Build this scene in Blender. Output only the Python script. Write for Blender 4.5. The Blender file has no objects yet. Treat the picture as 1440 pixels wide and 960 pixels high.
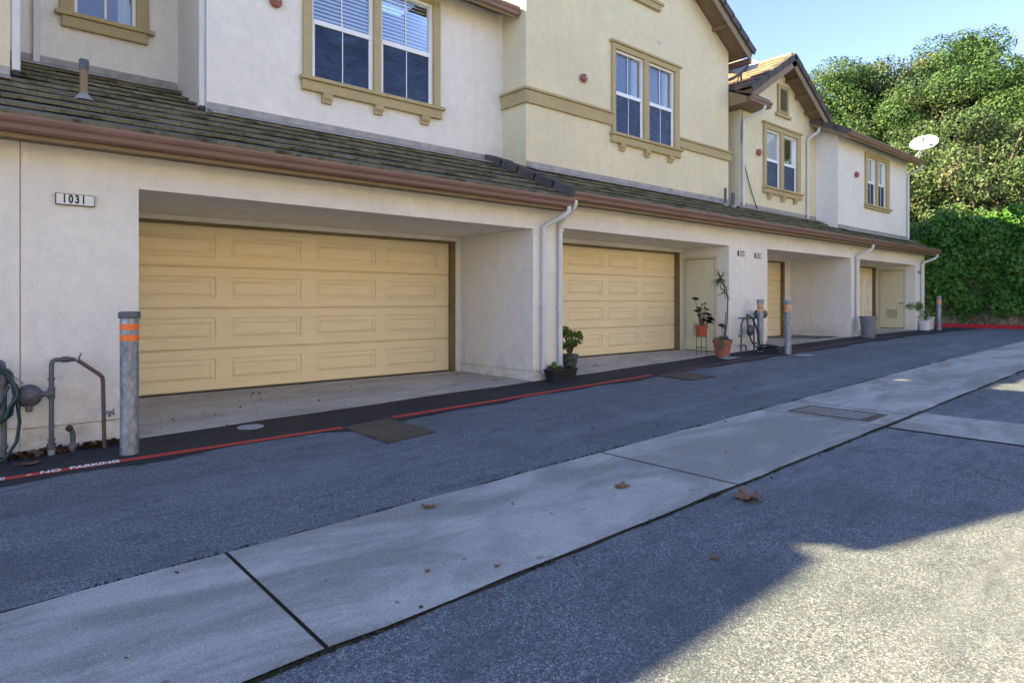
import bpy, bmesh, math, random
import numpy as np
from mathutils import Vector, Matrix
R = math.radians
rnd = random.Random(7)
npr = np.random.RandomState(11)
scene = bpy.context.scene
COL = scene.collection

# ------------------------------------------------------------------ terrain height
KN = [(-60, -.35), (-12, -.32), (1.26, 0), (12, .262), (17.5, .36), (22, .395), (200, .395)]
def gz(X):
    for (a, b), (p, q) in zip(KN, KN[1:]):
        if X <= p: return b + (q - b) * (X - a) / (p - a)
    return KN[-1][1]

# ------------------------------------------------------------------ node helpers
class NT:
    def __init__(s, name):
        s.m = bpy.data.materials.new(name); s.m.use_nodes = True
        s.t = s.m.node_tree; s.t.nodes.clear()
        s.out = s.n('ShaderNodeOutputMaterial')
        s.geo = None
    def n(s, typ, **kw):
        nd = s.t.nodes.new(typ)
        for k, v in kw.items():
            if hasattr(nd, k) and k not in nd.inputs: setattr(nd, k, v)
            else: nd.inputs[k].default_value = v
        return nd
    def l(s, a, b): s.t.links.new(a, b)
    def pos(s, scale=(1, 1, 1)):
        if s.geo is None: s.geo = s.n('ShaderNodeNewGeometry')
        mp = s.n('ShaderNodeMapping'); mp.inputs['Scale'].default_value = scale
        s.l(s.geo.outputs['Position'], mp.inputs['Vector']); return mp.outputs[0]
    def noise(s, scale, detail=4, rough=.55, vscale=(1, 1, 1), dist=0):
        nd = s.n('ShaderNodeTexNoise'); nd.inputs['Scale'].default_value = scale
        nd.inputs['Detail'].default_value = detail; nd.inputs['Roughness'].default_value = rough
        nd.inputs['Distortion'].default_value = dist
        s.l(s.pos(vscale), nd.inputs['Vector']); return nd.outputs['Fac']
    def vor(s, scale, vscale=(1, 1, 1), out='Color', feature='F1'):
        nd = s.n('ShaderNodeTexVoronoi'); nd.feature = feature; nd.inputs['Scale'].default_value = scale
        s.l(s.pos(vscale), nd.inputs['Vector']); return nd.outputs[out]
    def ramp(s, fac, stops, interp='LINEAR'):
        r = s.n('ShaderNodeValToRGB'); r.color_ramp.interpolation = interp
        el = r.color_ramp.elements
        while len(el) < len(stops): el.new(.5)
        for e, (p, c) in zip(el, stops):
            e.position = p
            e.color = (c, c, c, 1) if isinstance(c, (int, float)) else (*c, 1)
        s.l(fac, r.inputs[0]); return r.outputs[0]
    def mix(s, fac, a, b, mode='MIX'):
        m = s.n('ShaderNodeMix'); m.data_type = 'RGBA'; m.blend_type = mode
        for sock, v in ((m.inputs[0], fac), (m.inputs[6], a), (m.inputs[7], b)):
            if isinstance(v, (int, float)): sock.default_value = v
            elif isinstance(v, tuple): sock.default_value = (*v, 1)
            else: s.l(v, sock)
        return m.outputs[2]
    def bump(s, h, strength=.3, dist=.01, normal=None):
        b = s.n('ShaderNodeBump'); b.inputs['Strength'].default_value = strength
        b.inputs['Distance'].default_value = dist; s.l(h, b.inputs['Height'])
        if normal: s.l(normal, b.inputs['Normal'])
        return b.outputs[0]
    def bsdf(s, col, rough=.8, normal=None, metal=0, spec=.5, **kw):
        b = s.n('ShaderNodeBsdfPrincipled')
        if isinstance(col, tuple): b.inputs['Base Color'].default_value = (*col, 1)
        else: s.l(col, b.inputs['Base Color'])
        if isinstance(rough, (int, float)): b.inputs['Roughness'].default_value = rough
        else: s.l(rough, b.inputs['Roughness'])
        b.inputs['Metallic'].default_value = metal
        b.inputs['Specular IOR Level'].default_value = spec
        if normal: s.l(normal, b.inputs['Normal'])
        for k, v in kw.items(): b.inputs[k].default_value = v
        s.l(b.outputs[0], s.out.inputs[0]); return b

def mul(c, k): return tuple(x * k for x in c)
M = {}
def stucco(name, c, warm=.0):
    t = NT(name)
    big = t.noise(.7, 5, .6)
    streak = t.noise(2.2, 4, .6, (3.2, 3.2, .25))
    fine = t.noise(55, 3, .7)
    c1 = t.mix(t.ramp(big, [(.3, 0.), (.7, 1.)]), mul(c, .9), mul(c, 1.06))
    c1 = t.mix(t.ramp(t.noise(7, 5, .7), [(.36, .5), (.6, 0.)]), c1, mul(c, .84))
    c2 = t.mix(t.ramp(streak, [(.5, 0.), (.75, .2)]), c1, mul(c, .72))
    c3 = t.mix(t.ramp(fine, [(.3, .22), (.6, 0.)]), c2, mul(c, .7))
    # splash dirt close to the paving
    dirt = t.noise(4, 5, .65)
    sep = t.n('ShaderNodeSeparateXYZ'); t.l(t.geo.outputs['Position'], sep.inputs[0])
    mr = t.n('ShaderNodeMapRange'); t.l(sep.outputs[2], mr.inputs[0])
    for i, v in ((1, .0), (2, .75), (3, 1.), (4, 0.)): mr.inputs[i].default_value = v
    ml = t.n('ShaderNodeMath'); ml.operation = 'MULTIPLY'
    t.l(mr.outputs[0], ml.inputs[0]); t.l(t.ramp(dirt, [(.42, 0.), (.7, .55)]), ml.inputs[1])
    c4 = t.mix(ml.outputs[0], c3, (.26, .19, .12))
    h = t.mix(.5, t.noise(42, 4, .75), t.noise(14, 4, .6))
    t.bsdf(c4, .93, t.bump(h, .9, .024), spec=.2); M[name] = t.m
stucco('stucco_white', (.82, .785, .72))
stucco('stucco_cream', (.75, .68, .475))
stucco('stucco_trim', (.47, .385, .21))

def simple(name, c, rough=.6, metal=0, bumpk=.0, bs=60, var=.15, spec=.5, vs=(1, 1, 1), nsc=6):
    t = NT(name)
    n = t.noise(nsc, 5, .6, vs)
    col = t.mix(t.ramp(n, [(.3, 0.), (.72, 1.)]), mul(c, 1 - var), mul(c, 1 + var))
    nm = t.bump(t.noise(bs, 3), bumpk, .004) if bumpk else None
    t.bsdf(col, rough, nm, metal, spec); M[name] = t.m
simple('garage_paint', (.80, .665, .425), .5, 0, .15, 30, .05, .4, (.3, 1, 3))
simple('door_paint', (.64, .61, .43), .5, 0, .1, 40, .06)
simple('jamb_brown', (.17, .125, .05), .6)
simple('gutter_brown', (.19, .105, .085), .42, 0, .05, 20, .12, .5, (.5, 1, 1))
simple('fascia_brown', (.22, .155, .085), .65, 0, .1, 30, .12)
simple('vinyl', (.78, .78, .78), .35, 0, 0, 1, .02)
simple('vinyl_grey', (.5, .5, .52), .4)
simple('spout_white', (.60, .60, .58), .42, 0, .05, 20, .08, .5, (1, 1, .4))
simple('grey_pipe', (.095, .097, .11), .5, .2, .3, 70, .25, .5, nsc=20)
simple('rust_pipe', (.13, .075, .065), .6, .2, .3, 70, .3, nsc=20)
simple('bare_metal', (.35, .35, .36), .4, .8, .2, 60, .2, nsc=20)
simple('bell_red', (.28, .08, .055), .5, 0, .1, 60, .2)
simple('sticker', (.62, .62, .65), .4, 0, 0, 1, .05)
simple('black', (.012, .012, .016), .5)
simple('black_rubber', (.012, .014, .014), .35)
simple('hose_green', (.010, .038, .042), .35, 0, 0, 1, .15)
simple('hose_olive', (.09, .10, .06), .4)
simple('orange_tape', (.85, .16, .02), .35, 0, .1, 60, .12, nsc=25)
simple('faded_tape', (.72, .30, .10), .5, 0, .1, 60, .3, nsc=25)
simple('terracotta', (.28, .11, .07), .8, 0, .2, 60, .15, .3, nsc=12)
simple('red_plastic', (.36, .065, .035), .4, 0, 0, 1, .1)
simple('planter_grey', (.19, .19, .215), .7, 0, .1, 60, .1)
simple('dark_pot', (.05, .055, .065), .5)
simple('white_plastic', (.66, .66, .66), .4, 0, 0, 1, .06)
simple('soil', (.03, .022, .015), .95, 0, .8, 60, .4)
simple('wood_stem', (.13, .10, .075), .85, 0, .4, 50, .3, nsc=30)
simple('bark', (.085, .065, .05), .9, 0, .8, 8, .35, nsc=3)
simple('curtain', (.62, .64, .62), .9, 0, 0, 1, .04)
simple('blind', (.72, .74, .78), .55, 0, 0, 1, .03)
simple('dish_white', (.34, .34, .34), .45, 0, 0, 1, .05)
simple('dish_grey', (.20, .23, .27), .5)
simple('lead', (.30, .285, .27), .6, .2, .3, 30, .3)
simple('room_shade', (.03, .03, .035), .95)
simple('white_letter', (.85, .84, .82), .6, 0, 0, 1, .2, nsc=60)
simple('lid_pale', (.30, .31, .32), .8, 0, .4, 60, .3)
simple('straw_hose', (.45, .45, .42), .4)

# galvanised bollard
t = NT('galvanised')
a = t.noise(16, 5, .65, (1, 1, .35)); b_ = t.vor(38, (1, 1, .6), 'Color')
c1 = t.mix(t.ramp(a, [(.3, 0.), (.7, 1.)]), (.16, .18, .21), (.36, .38, .42))
bw = t.n('ShaderNodeRGBToBW'); t.l(b_, bw.inputs[0]); c1 = t.mix(.3, c1, bw.outputs[0], 'OVERLAY')
c1 = t.mix(t.ramp(t.noise(5, 5, .7, (1, 1, .25)), [(.60, 0.), (.70, .7)]), c1, (.50, .49, .47))
c1 = t.mix(t.ramp(t.noise(9, 5, .7, (2, 2, .2)), [(.62, 0.), (.70, .6)]), c1, (.10, .085, .075))
t.bsdf(c1, .5, t.bump(a, .25, .004), .45); M['galvanised'] = t.m

# asphalt
def asphalt(name, k, seal=0.):
    t = NT(name)
    v = t.vor(190, out='Color'); v2 = t.vor(430, out='Color')
    vb = t.n('ShaderNodeRGBToBW'); t.l(v, vb.inputs[0])
    vb2 = t.n('ShaderNodeRGBToBW'); t.l(v2, vb2.inputs[0])
    base = t.ramp(vb.outputs[0], [(.15, mul((.011, .016, .020), k)), (.42, mul((.045, .056, .066), k)), (.66, mul((.092, .109, .12), k)), (.84, mul((.195, .20, .20), k)), (.93, mul((.28, .28, .275), k))])
    base2 = t.ramp(vb2.outputs[0], [(.1, mul((.02, .022, .028), k)), (.6, mul((.08, .086, .098), k)), (.86, mul((.20, .21, .22), k))])
    c = t.mix(.30, base, base2)
    cl = t.noise(62, 3, .6)
    c = t.mix(t.ramp(cl, [(.34, .65), (.5, 0.)]), c, mul((.022, .025, .033), k))
    big = t.noise(.9, 9, .72); big2 = t.noise(.5, 5, .62, (.3, 1.9, 1), .4); mid = t.noise(7, 5, .7, (.45, 1.3, 1))
    c = t.mix(t.ramp(big, [(.40, .42), (.52, 0.)]), c, mul((.030, .038, .046), k))
    c = t.mix(t.ramp(big2, [(.50, 0.), (.64, .26)]), c, mul((.15, .16, .175), k))
    c = t.mix(t.ramp(mid, [(.30, .6), (.5, 0.)]), c, mul((.030, .034, .042), k))
    c = t.mix(t.ramp(t.noise(1.7, 6, .7), [(.66, 0.), (.74, .5)]), c, mul((.025, .025, .03), k))
    if seal:
        c = t.mix(seal, c, (.014, .015, .019))
        c = t.mix(t.ramp(t.noise(3.2, 6, .72, (.5, 1.4, 1)), [(.60, 0.), (.70, .8)]), c, (.085, .087, .095))
    # a few hairline cracks
    nz = t.n('ShaderNodeTexNoise'); nz.inputs['Scale'].default_value = 2.4; nz.inputs['Detail'].default_value = 5; t.l(t.pos(), nz.inputs['Vector'])
    va = t.n('ShaderNodeVectorMath'); va.operation = 'MULTIPLY_ADD'; t.l(nz.outputs['Color'], va.inputs[0]); va.inputs[1].default_value = (.7, .7, 0); t.l(t.geo.outputs['Position'], va.inputs[2])
    ck = t.n('ShaderNodeTexVoronoi'); ck.feature = 'DISTANCE_TO_EDGE'; ck.inputs['Scale'].default_value = .42; t.l(va.outputs[0], ck.inputs['Vector'])
    lim = t.ramp(t.noise(.6, 3, .5), [(.50, 0.), (.56, .8)])
    cm = t.mix(1., t.ramp(ck.outputs['Distance'], [(0., 1.), (.0035, 0.)]), lim, 'MULTIPLY')
    c = t.mix(cm, c, (.012, .013, .016))
    h = t.mix(.5, vb.outputs[0], t.noise(90, 4, .7))
    t.bsdf(c, t.ramp(big, [(.3, .72), (.7, .9)]), t.bump(h, .28 if seal else .75, .008), spec=.32)
    M[name] = t.m
asphalt('asphalt', 1.9)
asphalt('sealcoat', .9, .80)

# concrete
def concrete(name, c, streaky=1., stains=.4, tint=None):
    t = NT(name)
    fine = t.noise(150, 4, .8); mid = t.noise(4.5, 8, .78)
    st = t.noise(1.0, 8, .66, (.6, 1.5, 1), .8)
    vb = t.n('ShaderNodeRGBToBW'); t.l(t.vor(260), vb.inputs[0])
    col = t.mix(t.ramp(mid, [(.3, 0.), (.7, 1.)]), mul(c, .8), mul(c, 1.14))
    col = t.mix(t.ramp(st, [(.42, 0.), (.58, .8 * streaky)]), col, mul(c, .45))
    col = t.mix(t.ramp(fine, [(.32, .75), (.55, 0.)]), col, mul(c, .35))
    col = t.mix(t.ramp(vb.outputs[0], [(.74, 0.), (.85, .35)]), col, mul(c, 1.7))
    col = t.mix(t.ramp(t.noise(9, 4, .6), [(.68, 0.), (.72, stains)]), col, mul(c, .25))
    t.bsdf(col, .86, t.bump(t.mix(.5, fine, vb.outputs[0]), .45, .005), spec=.3); M[name] = t.m
concrete('concrete_swale', (.44, .44, .41), 1.0, .7)
concrete('concrete_apron', (.52, .50, .45), .6, .9)
concrete('concrete_lid', (.125, .10, .07), .5, .3)
concrete('wall_concrete', (.36, .31, .22), .8, .6)

# red paint, worn
def redpaint(name, wear, c=(.46, .045, .035)):
    t = NT(name)
    n = t.noise(14, 6, .75); n2 = t.noise(1.3, 4, .6, (.4, 3, 1))
    col = t.mix(t.ramp(n, [(.35, 0.), (.7, 1.)]), mul(c, .75), mul(c, 1.2))
    col = t.mix(t.ramp(n, [(.62 - wear * .25, 0.), (.72 - wear * .25, .85)]), col, (.055, .05, .055))
    col = t.mix(t.ramp(n2, [(.5, 0.), (.8, .6 * wear + .1)]), col, (.09, .06, .06))
    t.bsdf(col, .7, t.bump(t.noise(120), .4, .004), spec=.3); M[name] = t.m
redpaint('red_line', .3, (.50, .055, .04))
redpaint('red_line_worn', 1.15, (.36, .05, .045))
redpaint('red_curb', .15, (.40, .015, .02))

# roof tile: grey-brown concrete tile, mossy
def tilemat(name, c, moss):
    t = NT(name)
    n = t.noise(2.2, 6, .7); n2 = t.noise(9, 5, .7); n3 = t.noise(40, 4, .7)
    info = t.n('ShaderNodeNewGeometry')
    col = t.mix(t.ramp(n, [(.3, 0.), (.7, 1.)]), mul(c, .72), mul(c, 1.25))
    rv = t.n('ShaderNodeMath'); rv.operation = 'MULTIPLY'; t.l(info.outputs['Random Per Island'], rv.inputs[0]); rv.inputs[1].default_value = .25
    col = t.mix(rv.outputs[0], col, mul(c, .5))
    if moss:
        col = t.mix(t.ramp(n2, [(.40, 0.), (.62, .85 * moss)]), col, (.115, .112, .05))
        col = t.mix(t.ramp(t.noise(3.1, 6, .75), [(.50, 0.), (.62, .95 * moss)]), col, (.035, .038, .02))
        col = t.mix(t.ramp(n3, [(.6, 0.), (.7, .4 * moss)]), col, (.14, .14, .10))
    t.bsdf(col, .9, t.bump(t.mix(.5, n3, n2), .8, .012), spec=.2); M[name] = t.m
tilemat('tile_mossy', (.20, .19, .145), .85)
tilemat('tile_grey', (.105, .095, .095), .12)
tilemat('tile_terracotta', (.34, .235, .17), 0.)

# leaves
def leafmat(name, ca, cb, cc=None, trans=.35, sc=.35):
    t = NT(name)
    n = t.noise(sc, 4, .6); n2 = t.noise(sc * 9, 3, .6)
    col = t.mix(t.ramp(n, [(.38, 0.), (.62, 1.)]), ca, cb)
    if cc: col = t.mix(t.ramp(t.noise(sc * 1.7, 4, .6, dist=.4), [(.54, 0.), (.66, .85)]), col, cc)
    g = t.n('ShaderNodeNewGeometry')
    r = t.n('ShaderNodeMath'); r.operation = 'MULTIPLY'; t.l(g.outputs['Random Per Island'], r.inputs[0]); r.inputs[1].default_value = .6
    col = t.mix(r.outputs[0], col, mul(ca, .5))
    b = t.bsdf(col, .6, spec=.3)
    tr = t.n('ShaderNodeBsdfTranslucent'); t.l(col, tr.inputs[0])
    mx = t.n('ShaderNodeMixShader'); mx.inputs[0].default_value = trans
    t.l(b.outputs[0], mx.inputs[1]); t.l(tr.outputs[0], mx.inputs[2]); t.l(mx.outputs[0], t.out.inputs[0])
    M[name] = t.m
leafmat('oak_green', (.06, .125, .035), (.105, .185, .055), (.16, .20, .075))
leafmat('oak_olive', (.08, .14, .055), (.135, .19, .08), (.22, .195, .12))
leafmat('oak_bluish', (.07, .125, .06), (.12, .18, .09), (.23, .20, .11))
leafmat('ivy_green', (.06, .19, .026), (.15, .32, .05), (.17, .26, .06), .3, .9)
leafmat('plant_green', (.10, .18, .03), (.17, .27, .06), None, .25, 4)
leafmat('aeonium_dark', (.012, .010, .012), (.022, .018, .016), None, .1, 4)
leafmat('succulent', (.10, .14, .07), (.16, .20, .12), (.20, .13, .08), .15, 6)
leafmat('spiky_green', (.09, .12, .05), (.15, .18, .08), None, .2, 4)
leafmat('dead_leaf', (.20, .10, .06), (.34, .19, .11), None, .15, 9)
leafmat('litter_mat', (.05, .022, .014), (.11, .055, .03), (.17, .11, .07), .1, 9)
leafmat('weed_mat', (.02, .04, .012), (.035, .05, .02), None, .2, 3)
simple('hill_soil', (.07, .075, .035), .95, 0, .8, 2, .4)

# glass
def glass(name, tint, gl, fac_min):
    t = NT(name)
    tr = t.n('ShaderNodeBsdfTransparent'); tr.inputs[0].default_value = (*tint, 1)
    g = t.n('ShaderNodeBsdfGlossy'); g.inputs['Roughness'].default_value = .015; g.inputs[0].default_value = (*gl, 1)
    wob = t.bump(t.noise(1.6, 2), .12, .03)
    t.l(wob, g.inputs['Normal'])
    fr = t.n('ShaderNodeFresnel'); fr.inputs[0].default_value = 1.55
    ad = t.n('ShaderNodeMath'); ad.operation = 'ADD'; ad.use_clamp = True; t.l(fr.outputs[0], ad.inputs[0]); ad.inputs[1].default_value = fac_min
    mx = t.n('ShaderNodeMixShader'); t.l(ad.outputs[0], mx.inputs[0]); t.l(tr.outputs[0], mx.inputs[1]); t.l(g.outputs[0], mx.inputs[2])
    t.l(mx.outputs[0], t.out.inputs[0]); M[name] = t.m
glass('glass', (.88, .93, .97), (.85, .92, 1), .10)
t = NT('screen_mesh')
tr = t.n('ShaderNodeBsdfTransparent'); tr.inputs[0].default_value = (.55, .58, .62, 1)
df = t.n('ShaderNodeBsdfPrincipled'); df.inputs['Roughness'].default_value = .3; t.l(t.ramp(t.noise(2.6, 4, .6, (1, 1, 2.2), 1.2), [(.35, (.012, .022, .055)), (.65, (.045, .075, .16))]), df.inputs['Base Color'])
mx = t.n('ShaderNodeMixShader'); mx.inputs[0].default_value = .60
t.l(tr.outputs[0], mx.inputs[1]); t.l(df.outputs[0], mx.inputs[2]); t.l(mx.outputs[0], t.out.inputs[0]); M['screen_mesh'] = t.m

# ------------------------------------------------------------------ mesh helpers
ORIGIN = {}; NOAPRON = False
def props(o, label=None, cat=None, group=None, kind=None):
    for k, v in (('label', label), ('category', cat), ('group', group), ('kind', kind)):
        if v: o[k] = v
    return o
def thing(name, label, cat, loc, group=None):
    o = bpy.data.objects.new(name, None); COL.objects.link(o); o.location = loc
    o.empty_display_size = .2
    ORIGIN[o] = Vector(loc); return props(o, label, cat, group)
def finish(me, name, mat, parent, smooth=True, bevel=0, ang=35):
    for m in (mat if isinstance(mat, list) else [mat]): me.materials.append(M[m])
    if smooth:
        me.shade_smooth(); me.set_sharp_from_angle(angle=R(ang))
    o = bpy.data.objects.new(name, me); COL.objects.link(o)
    if parent is not None:
        org = ORIGIN[parent]; me.transform(Matrix.Translation(-org)); o.parent = parent; ORIGIN[o] = org
    if bevel:
        bv = o.modifiers.new('bevel', 'BEVEL'); bv.width = bevel; bv.segments = 2; bv.limit_method = 'ANGLE'; bv.angle_limit = R(40)
    return o
class MB:
    def __init__(s): s.v = []; s.f = []
    def add(s, vs, fs):
        b = len(s.v); s.v += [tuple(p) for p in vs]; s.f += [tuple(b + i for i in f) for f in fs]; return s
    def box(s, x0, x1, y0, y1, z0, z1):
        vs = [(x, y, z) for z in (z0, z1) for y in (y0, y1) for x in (x0, x1)]
        return s.add(vs, [(0, 2, 3, 1), (4, 5, 7, 6), (0, 1, 5, 4), (2, 6, 7, 3), (0, 4, 6, 2), (1, 3, 7, 5)])
    def obox(s, O, A, B, C):                      # corner + three edge vectors
        O, A, B, C = map(Vector, (O, A, B, C))
        vs = [O, O + A, O + A + B, O + B, O + C, O + A + C, O + A + B + C, O + B + C]
        fs = [(0, 3, 2, 1), (4, 5, 6, 7), (0, 1, 5, 4), (1, 2, 6, 5), (2, 3, 7, 6), (3, 0, 4, 7)]
        if A.cross(B).dot(C) < 0: fs = [f[::-1] for f in fs]
        return s.add(vs, fs)
    def quad(s, *p): return s.add(p, [tuple(range(len(p)))])
    def prism(s, pts, d):                         # planar polygon extruded by vector d
        n = len(pts); P = [Vector(p) for p in pts]; d = Vector(d)
        nrm = sum(((P[i] - P[0]).cross(P[(i + 1) % n] - P[0]) for i in range(1, n)), Vector())
        fs = [tuple(range(n))[::-1], tuple(range(n, 2 * n))] + [(i, (i + 1) % n, n + (i + 1) % n, n + i) for i in range(n)]
        if nrm.dot(d) < 0: fs = [f[::-1] for f in fs]
        return s.add(P + [p + d for p in P], fs)
    def tube(s, pts, r, n=10, cap=True, flat=1.):
        P = [Vector(p) for p in pts]; rings = []; up = None
        for i, p in enumerate(P):
            d = (P[min(i + 1, len(P) - 1)] - P[max(i - 1, 0)]).normalized()
            if up is None:
                up = Vector((0, 0, 1)) if abs(d.z) < .9 else Vector((0, 1, 0))
            side = d.cross(up).normalized(); up = side.cross(d).normalized()
            rr = r[i] if isinstance(r, (list, tuple)) else r
            rings.append([p + side * math.cos(2 * math.pi * k / n) * rr + up * math.sin(2 * math.pi * k / n) * rr * flat for k in range(n)])
        vs = [q for rg in rings for q in rg]; fs = []
        for i in range(len(P) - 1):
            for k in range(n):
                fs.append((i * n + k, i * n + (k + 1) % n, (i + 1) * n + (k + 1) % n, (i + 1) * n + k))
        if cap: fs += [tuple(range(n))[::-1], tuple(range((len(P) - 1) * n, len(P) * n))]
        return s.add(vs, fs)
    def lathe(s, prof, c, n=24, axis='z'):
        vs = []; fs = []
        for (r, h) in prof:
            for k in range(n):
                a = 2 * math.pi * k / n; x, y = math.cos(a) * r, math.sin(a) * r
                if axis == 'z': vs.append((c[0] + x, c[1] + y, c[2] + h))
                elif axis == 'y': vs.append((c[0] + x, c[1] - h, c[2] + y))
                else: vs.append((c[0] + h, c[1] + x, c[2] + y))
        m = len(prof)
        for i in range(m - 1):
            for k in range(n): fs.append((i * n + k, i * n + (k + 1) % n, (i + 1) * n + (k + 1) % n, (i + 1) * n + k))
        fs += [tuple(range(n))[::-1], tuple(range((m - 1) * n, m * n))]
        return s.add(vs, fs)
    def build(s, name, mat, parent=None, smooth=True, bevel=0, ang=35):
        me = bpy.data.meshes.new(name); me.from_pydata(s.v, [], s.f)
        bm = bmesh.new(); bm.from_mesh(me); bmesh.ops.recalc_face_normals(bm, faces=bm.faces); bm.to_mesh(me); bm.free()
        me.update(); return finish(me, name, mat, parent, smooth, bevel, ang)
def quads(name, P, mat, parent=None):             # (N,k,3) array of leaf polygons
    P = np.asarray(P, dtype=np.float32); N, k = P.shape[:2]
    me = bpy.data.meshes.new(name); me.vertices.add(N * k); me.vertices.foreach_set('co', P.ravel())
    me.loops.add(N * k); me.loops.foreach_set('vertex_index', np.arange(N * k, dtype=np.int32))
    me.polygons.add(N); me.polygons.foreach_set('loop_start', np.arange(0, N * k, k, dtype=np.int32))
    me.update(calc_edges=True); me.validate()
    return finish(me, name, mat, parent, smooth=False)
def leaves_at(C, Nrm, size, asp=.55, jit=.6):
    """leaf polygons (6 corners) centred at C, normals near Nrm"""
    C = np.asarray(C); n = len(C)
    N = np.asarray(Nrm) + npr.normal(0, jit, (n, 3)); N /= np.linalg.norm(N, axis=1)[:, None] + 1e-9
    T = npr.normal(0, 1, (n, 3)); T -= (T * N).sum(1)[:, None] * N; T /= np.linalg.norm(T, axis=1)[:, None] + 1e-9
    B = np.cross(N, T); s = (size * npr.uniform(.6, 1.25, n))[:, None]
    sh = [(-.5, 0, 0), (-.15, -.5, .05), (.28, -.38, .03), (.55, 0, -.08), (.28, .38, .03), (-.15, .5, .05)]
    return np.stack([C + T * s * a + B * s * asp * b + N * s * c for a, b, c in sh], 1)
def text_mesh(txt, size, name, mat, parent, xform, extrude=.001, sx=1., bold=0., space=1.):
    cu = bpy.data.curves.new('lettering', 'FONT'); cu.body = txt; cu.size = size; cu.extrude = extrude
    cu.align_x = 'CENTER'; cu.align_y = 'CENTER'; cu.offset = bold; cu.space_character = space
    ob = bpy.data.objects.new('lettering_source', cu); COL.objects.link(ob)
    dg = bpy.context.evaluated_depsgraph_get(); me = bpy.data.meshes.new_from_object(ob.evaluated_get(dg))
    bpy.data.objects.remove(ob); bpy.data.curves.remove(cu)
    me.transform(Matrix.Scale(sx, 4, (1, 0, 0))); me.transform(xform)
    me.materials.clear(); me.name = name
    return finish(me, name, mat, parent, smooth=False)
def copy_tree(o, parent=None):
    c = o.copy(); COL.objects.link(c); c.parent = parent
    for ch in list(o.children): copy_tree(ch, c)
    return c

# ------------------------------------------------------------------ ground
def xs_between(a, b, step=2.):
    n = max(1, int((b - a) / step)); xs = [a + (b - a) * i / n for i in range(n + 1)]
    return sorted(set([round(x, 4) for x in xs] + [k for k, _ in KN if a < k < b]))
def sheet(mb, x0, x1, y0, y1, dz, step=2., yf=None):
    xs = xs_between(x0, x1, step)
    for a, b in zip(xs, xs[1:]):
        ya0, ya1, yb0, yb1 = (y0, y1, y0, y1) if yf is None else (*yf(a), *yf(b))
        mb.quad((a, ya0, gz(a) + dz), (b, yb0, gz(b) + dz), (b, yb1, gz(b) + dz), (a, ya1, gz(a) + dz))
g = MB()
xs = xs_between(-150, 260, 20)
for a, b in zip(xs, xs[1:]):
    g.quad((a, -160, gz(a)), (b, -160, gz(b)), (b, 160, gz(b)), (a, 160, gz(a)))
props(g.build('alley_asphalt', 'asphalt', smooth=False), kind='structure')
# sealed strip against the buildings, with a wandering front edge
g = MB(); xs = xs_between(-14, 25.4, .25); edge = {x: -.98 - .05 * math.sin(x * 1.9) - .05 * math.sin(x * 5.3 + 1) + (.22 if 2.6 < x < 3.5 else 0) * -1 for x in xs}
for a, b in zip(xs, xs[1:]):
    g.quad((a, edge[a], gz(a) + .004), (b, edge[b], gz(b) + .004), (b, .6, gz(b) + .004), (a, .6, gz(a) + .004))
props(g.build('sealed_strip', 'sealcoat', smooth=False), kind='structure')
# concrete swale slabs
S0, S1 = -3.37, -4.555
g = MB(); sheet(g, -14, 25.3, 0, 0, .003, .11, lambda x: (S1 - .014 - .006 * math.sin(x * 11), S0 + .030 + .010 * math.sin(x * 9.7) + .008 * math.sin(x * 23)))
props(g.build('joint_dirt', 'soil', smooth=False), kind='structure')
edges = [-13.3, -10.45, -7.6, -4.75, -1.87, 1.02, 3.87, 6.42, 7.14, 9.9, 12.75, 15.6, 18.45, 21.3, 24.15]
g = MB()
for a, b in zip(edges, edges[1:]):
    a += .009; b -= .009
    if abs(a - 6.429) < .01:                      # the slab that holds the drain, cast around it
        sheet(g, a, 6.50, S1, S0, .012); sheet(g, 6.99, b, S1, S0, .012)
        sheet(g, 6.50, 6.99, -3.62, S0, .012); sheet(g, 6.50, 6.99, S1, -4.40, .012)
        continue
    xs_ = xs_between(a, b, .28)
    def wob(x, k): return .006 * math.sin(x * 7.1 + k) + .005 * math.sin(x * 17.3 + 2 * k)
    for p, q in zip(xs_, xs_[1:]):
        g.quad((p, S1 + wob(p, 1), gz(p) + .012), (q, S1 + wob(q, 1), gz(q) + .012), (q, S0 + wob(q, 4), gz(q) + .012), (p, S0 + wob(p, 4), gz(p) + .012))
props(g.build('concrete_swale', 'concrete_swale', smooth=False), kind='structure')
g = MB()
for y0, y1 in ((-4.60, -7.4), (-7.42, -10.3), (-10.32, -13.2)): sheet(g, 6.40, 7.34, y1, y0, .009)
props(g.build('cross_gutter_paving', 'concrete_swale', smooth=False), kind='structure')
g = MB(); sheet(g, 6.385, 7.355, -13.3, -4.58, .0025)
props(g.build('cross_gutter_joint', 'soil', smooth=False), kind='structure')
# grass blades and moss in the joints
P = []
for i in range(3400):
    x = rnd.uniform(-1, 13); y = (S0 + .022 if rnd.random() < .5 else S1 - .012) + rnd.gauss(0, .006)
    if math.sin(x * 2.3) + math.sin(x * 5.9 + y) < -.1: continue
    h = rnd.uniform(.004, .016); a = rnd.uniform(0, 6.28); w = rnd.uniform(.003, .008); z = gz(x) + .002
    dx, dy = math.cos(a) * w, math.sin(a) * w; lx, ly = rnd.gauss(0, .008), rnd.gauss(0, .008)
    P.append([(x - dx, y - dy, z), (x + dx, y + dy, z), (x + dx * .6 + lx, y + dy * .6 + ly, z + h), (x - dx * .6 + lx, y - dy * .6 + ly, z + h)])
props(quads('joint_grass', P, 'weed_mat'), 'low dark grass and moss growing along the edges of the concrete swale', 'grass', kind='stuff')

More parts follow.
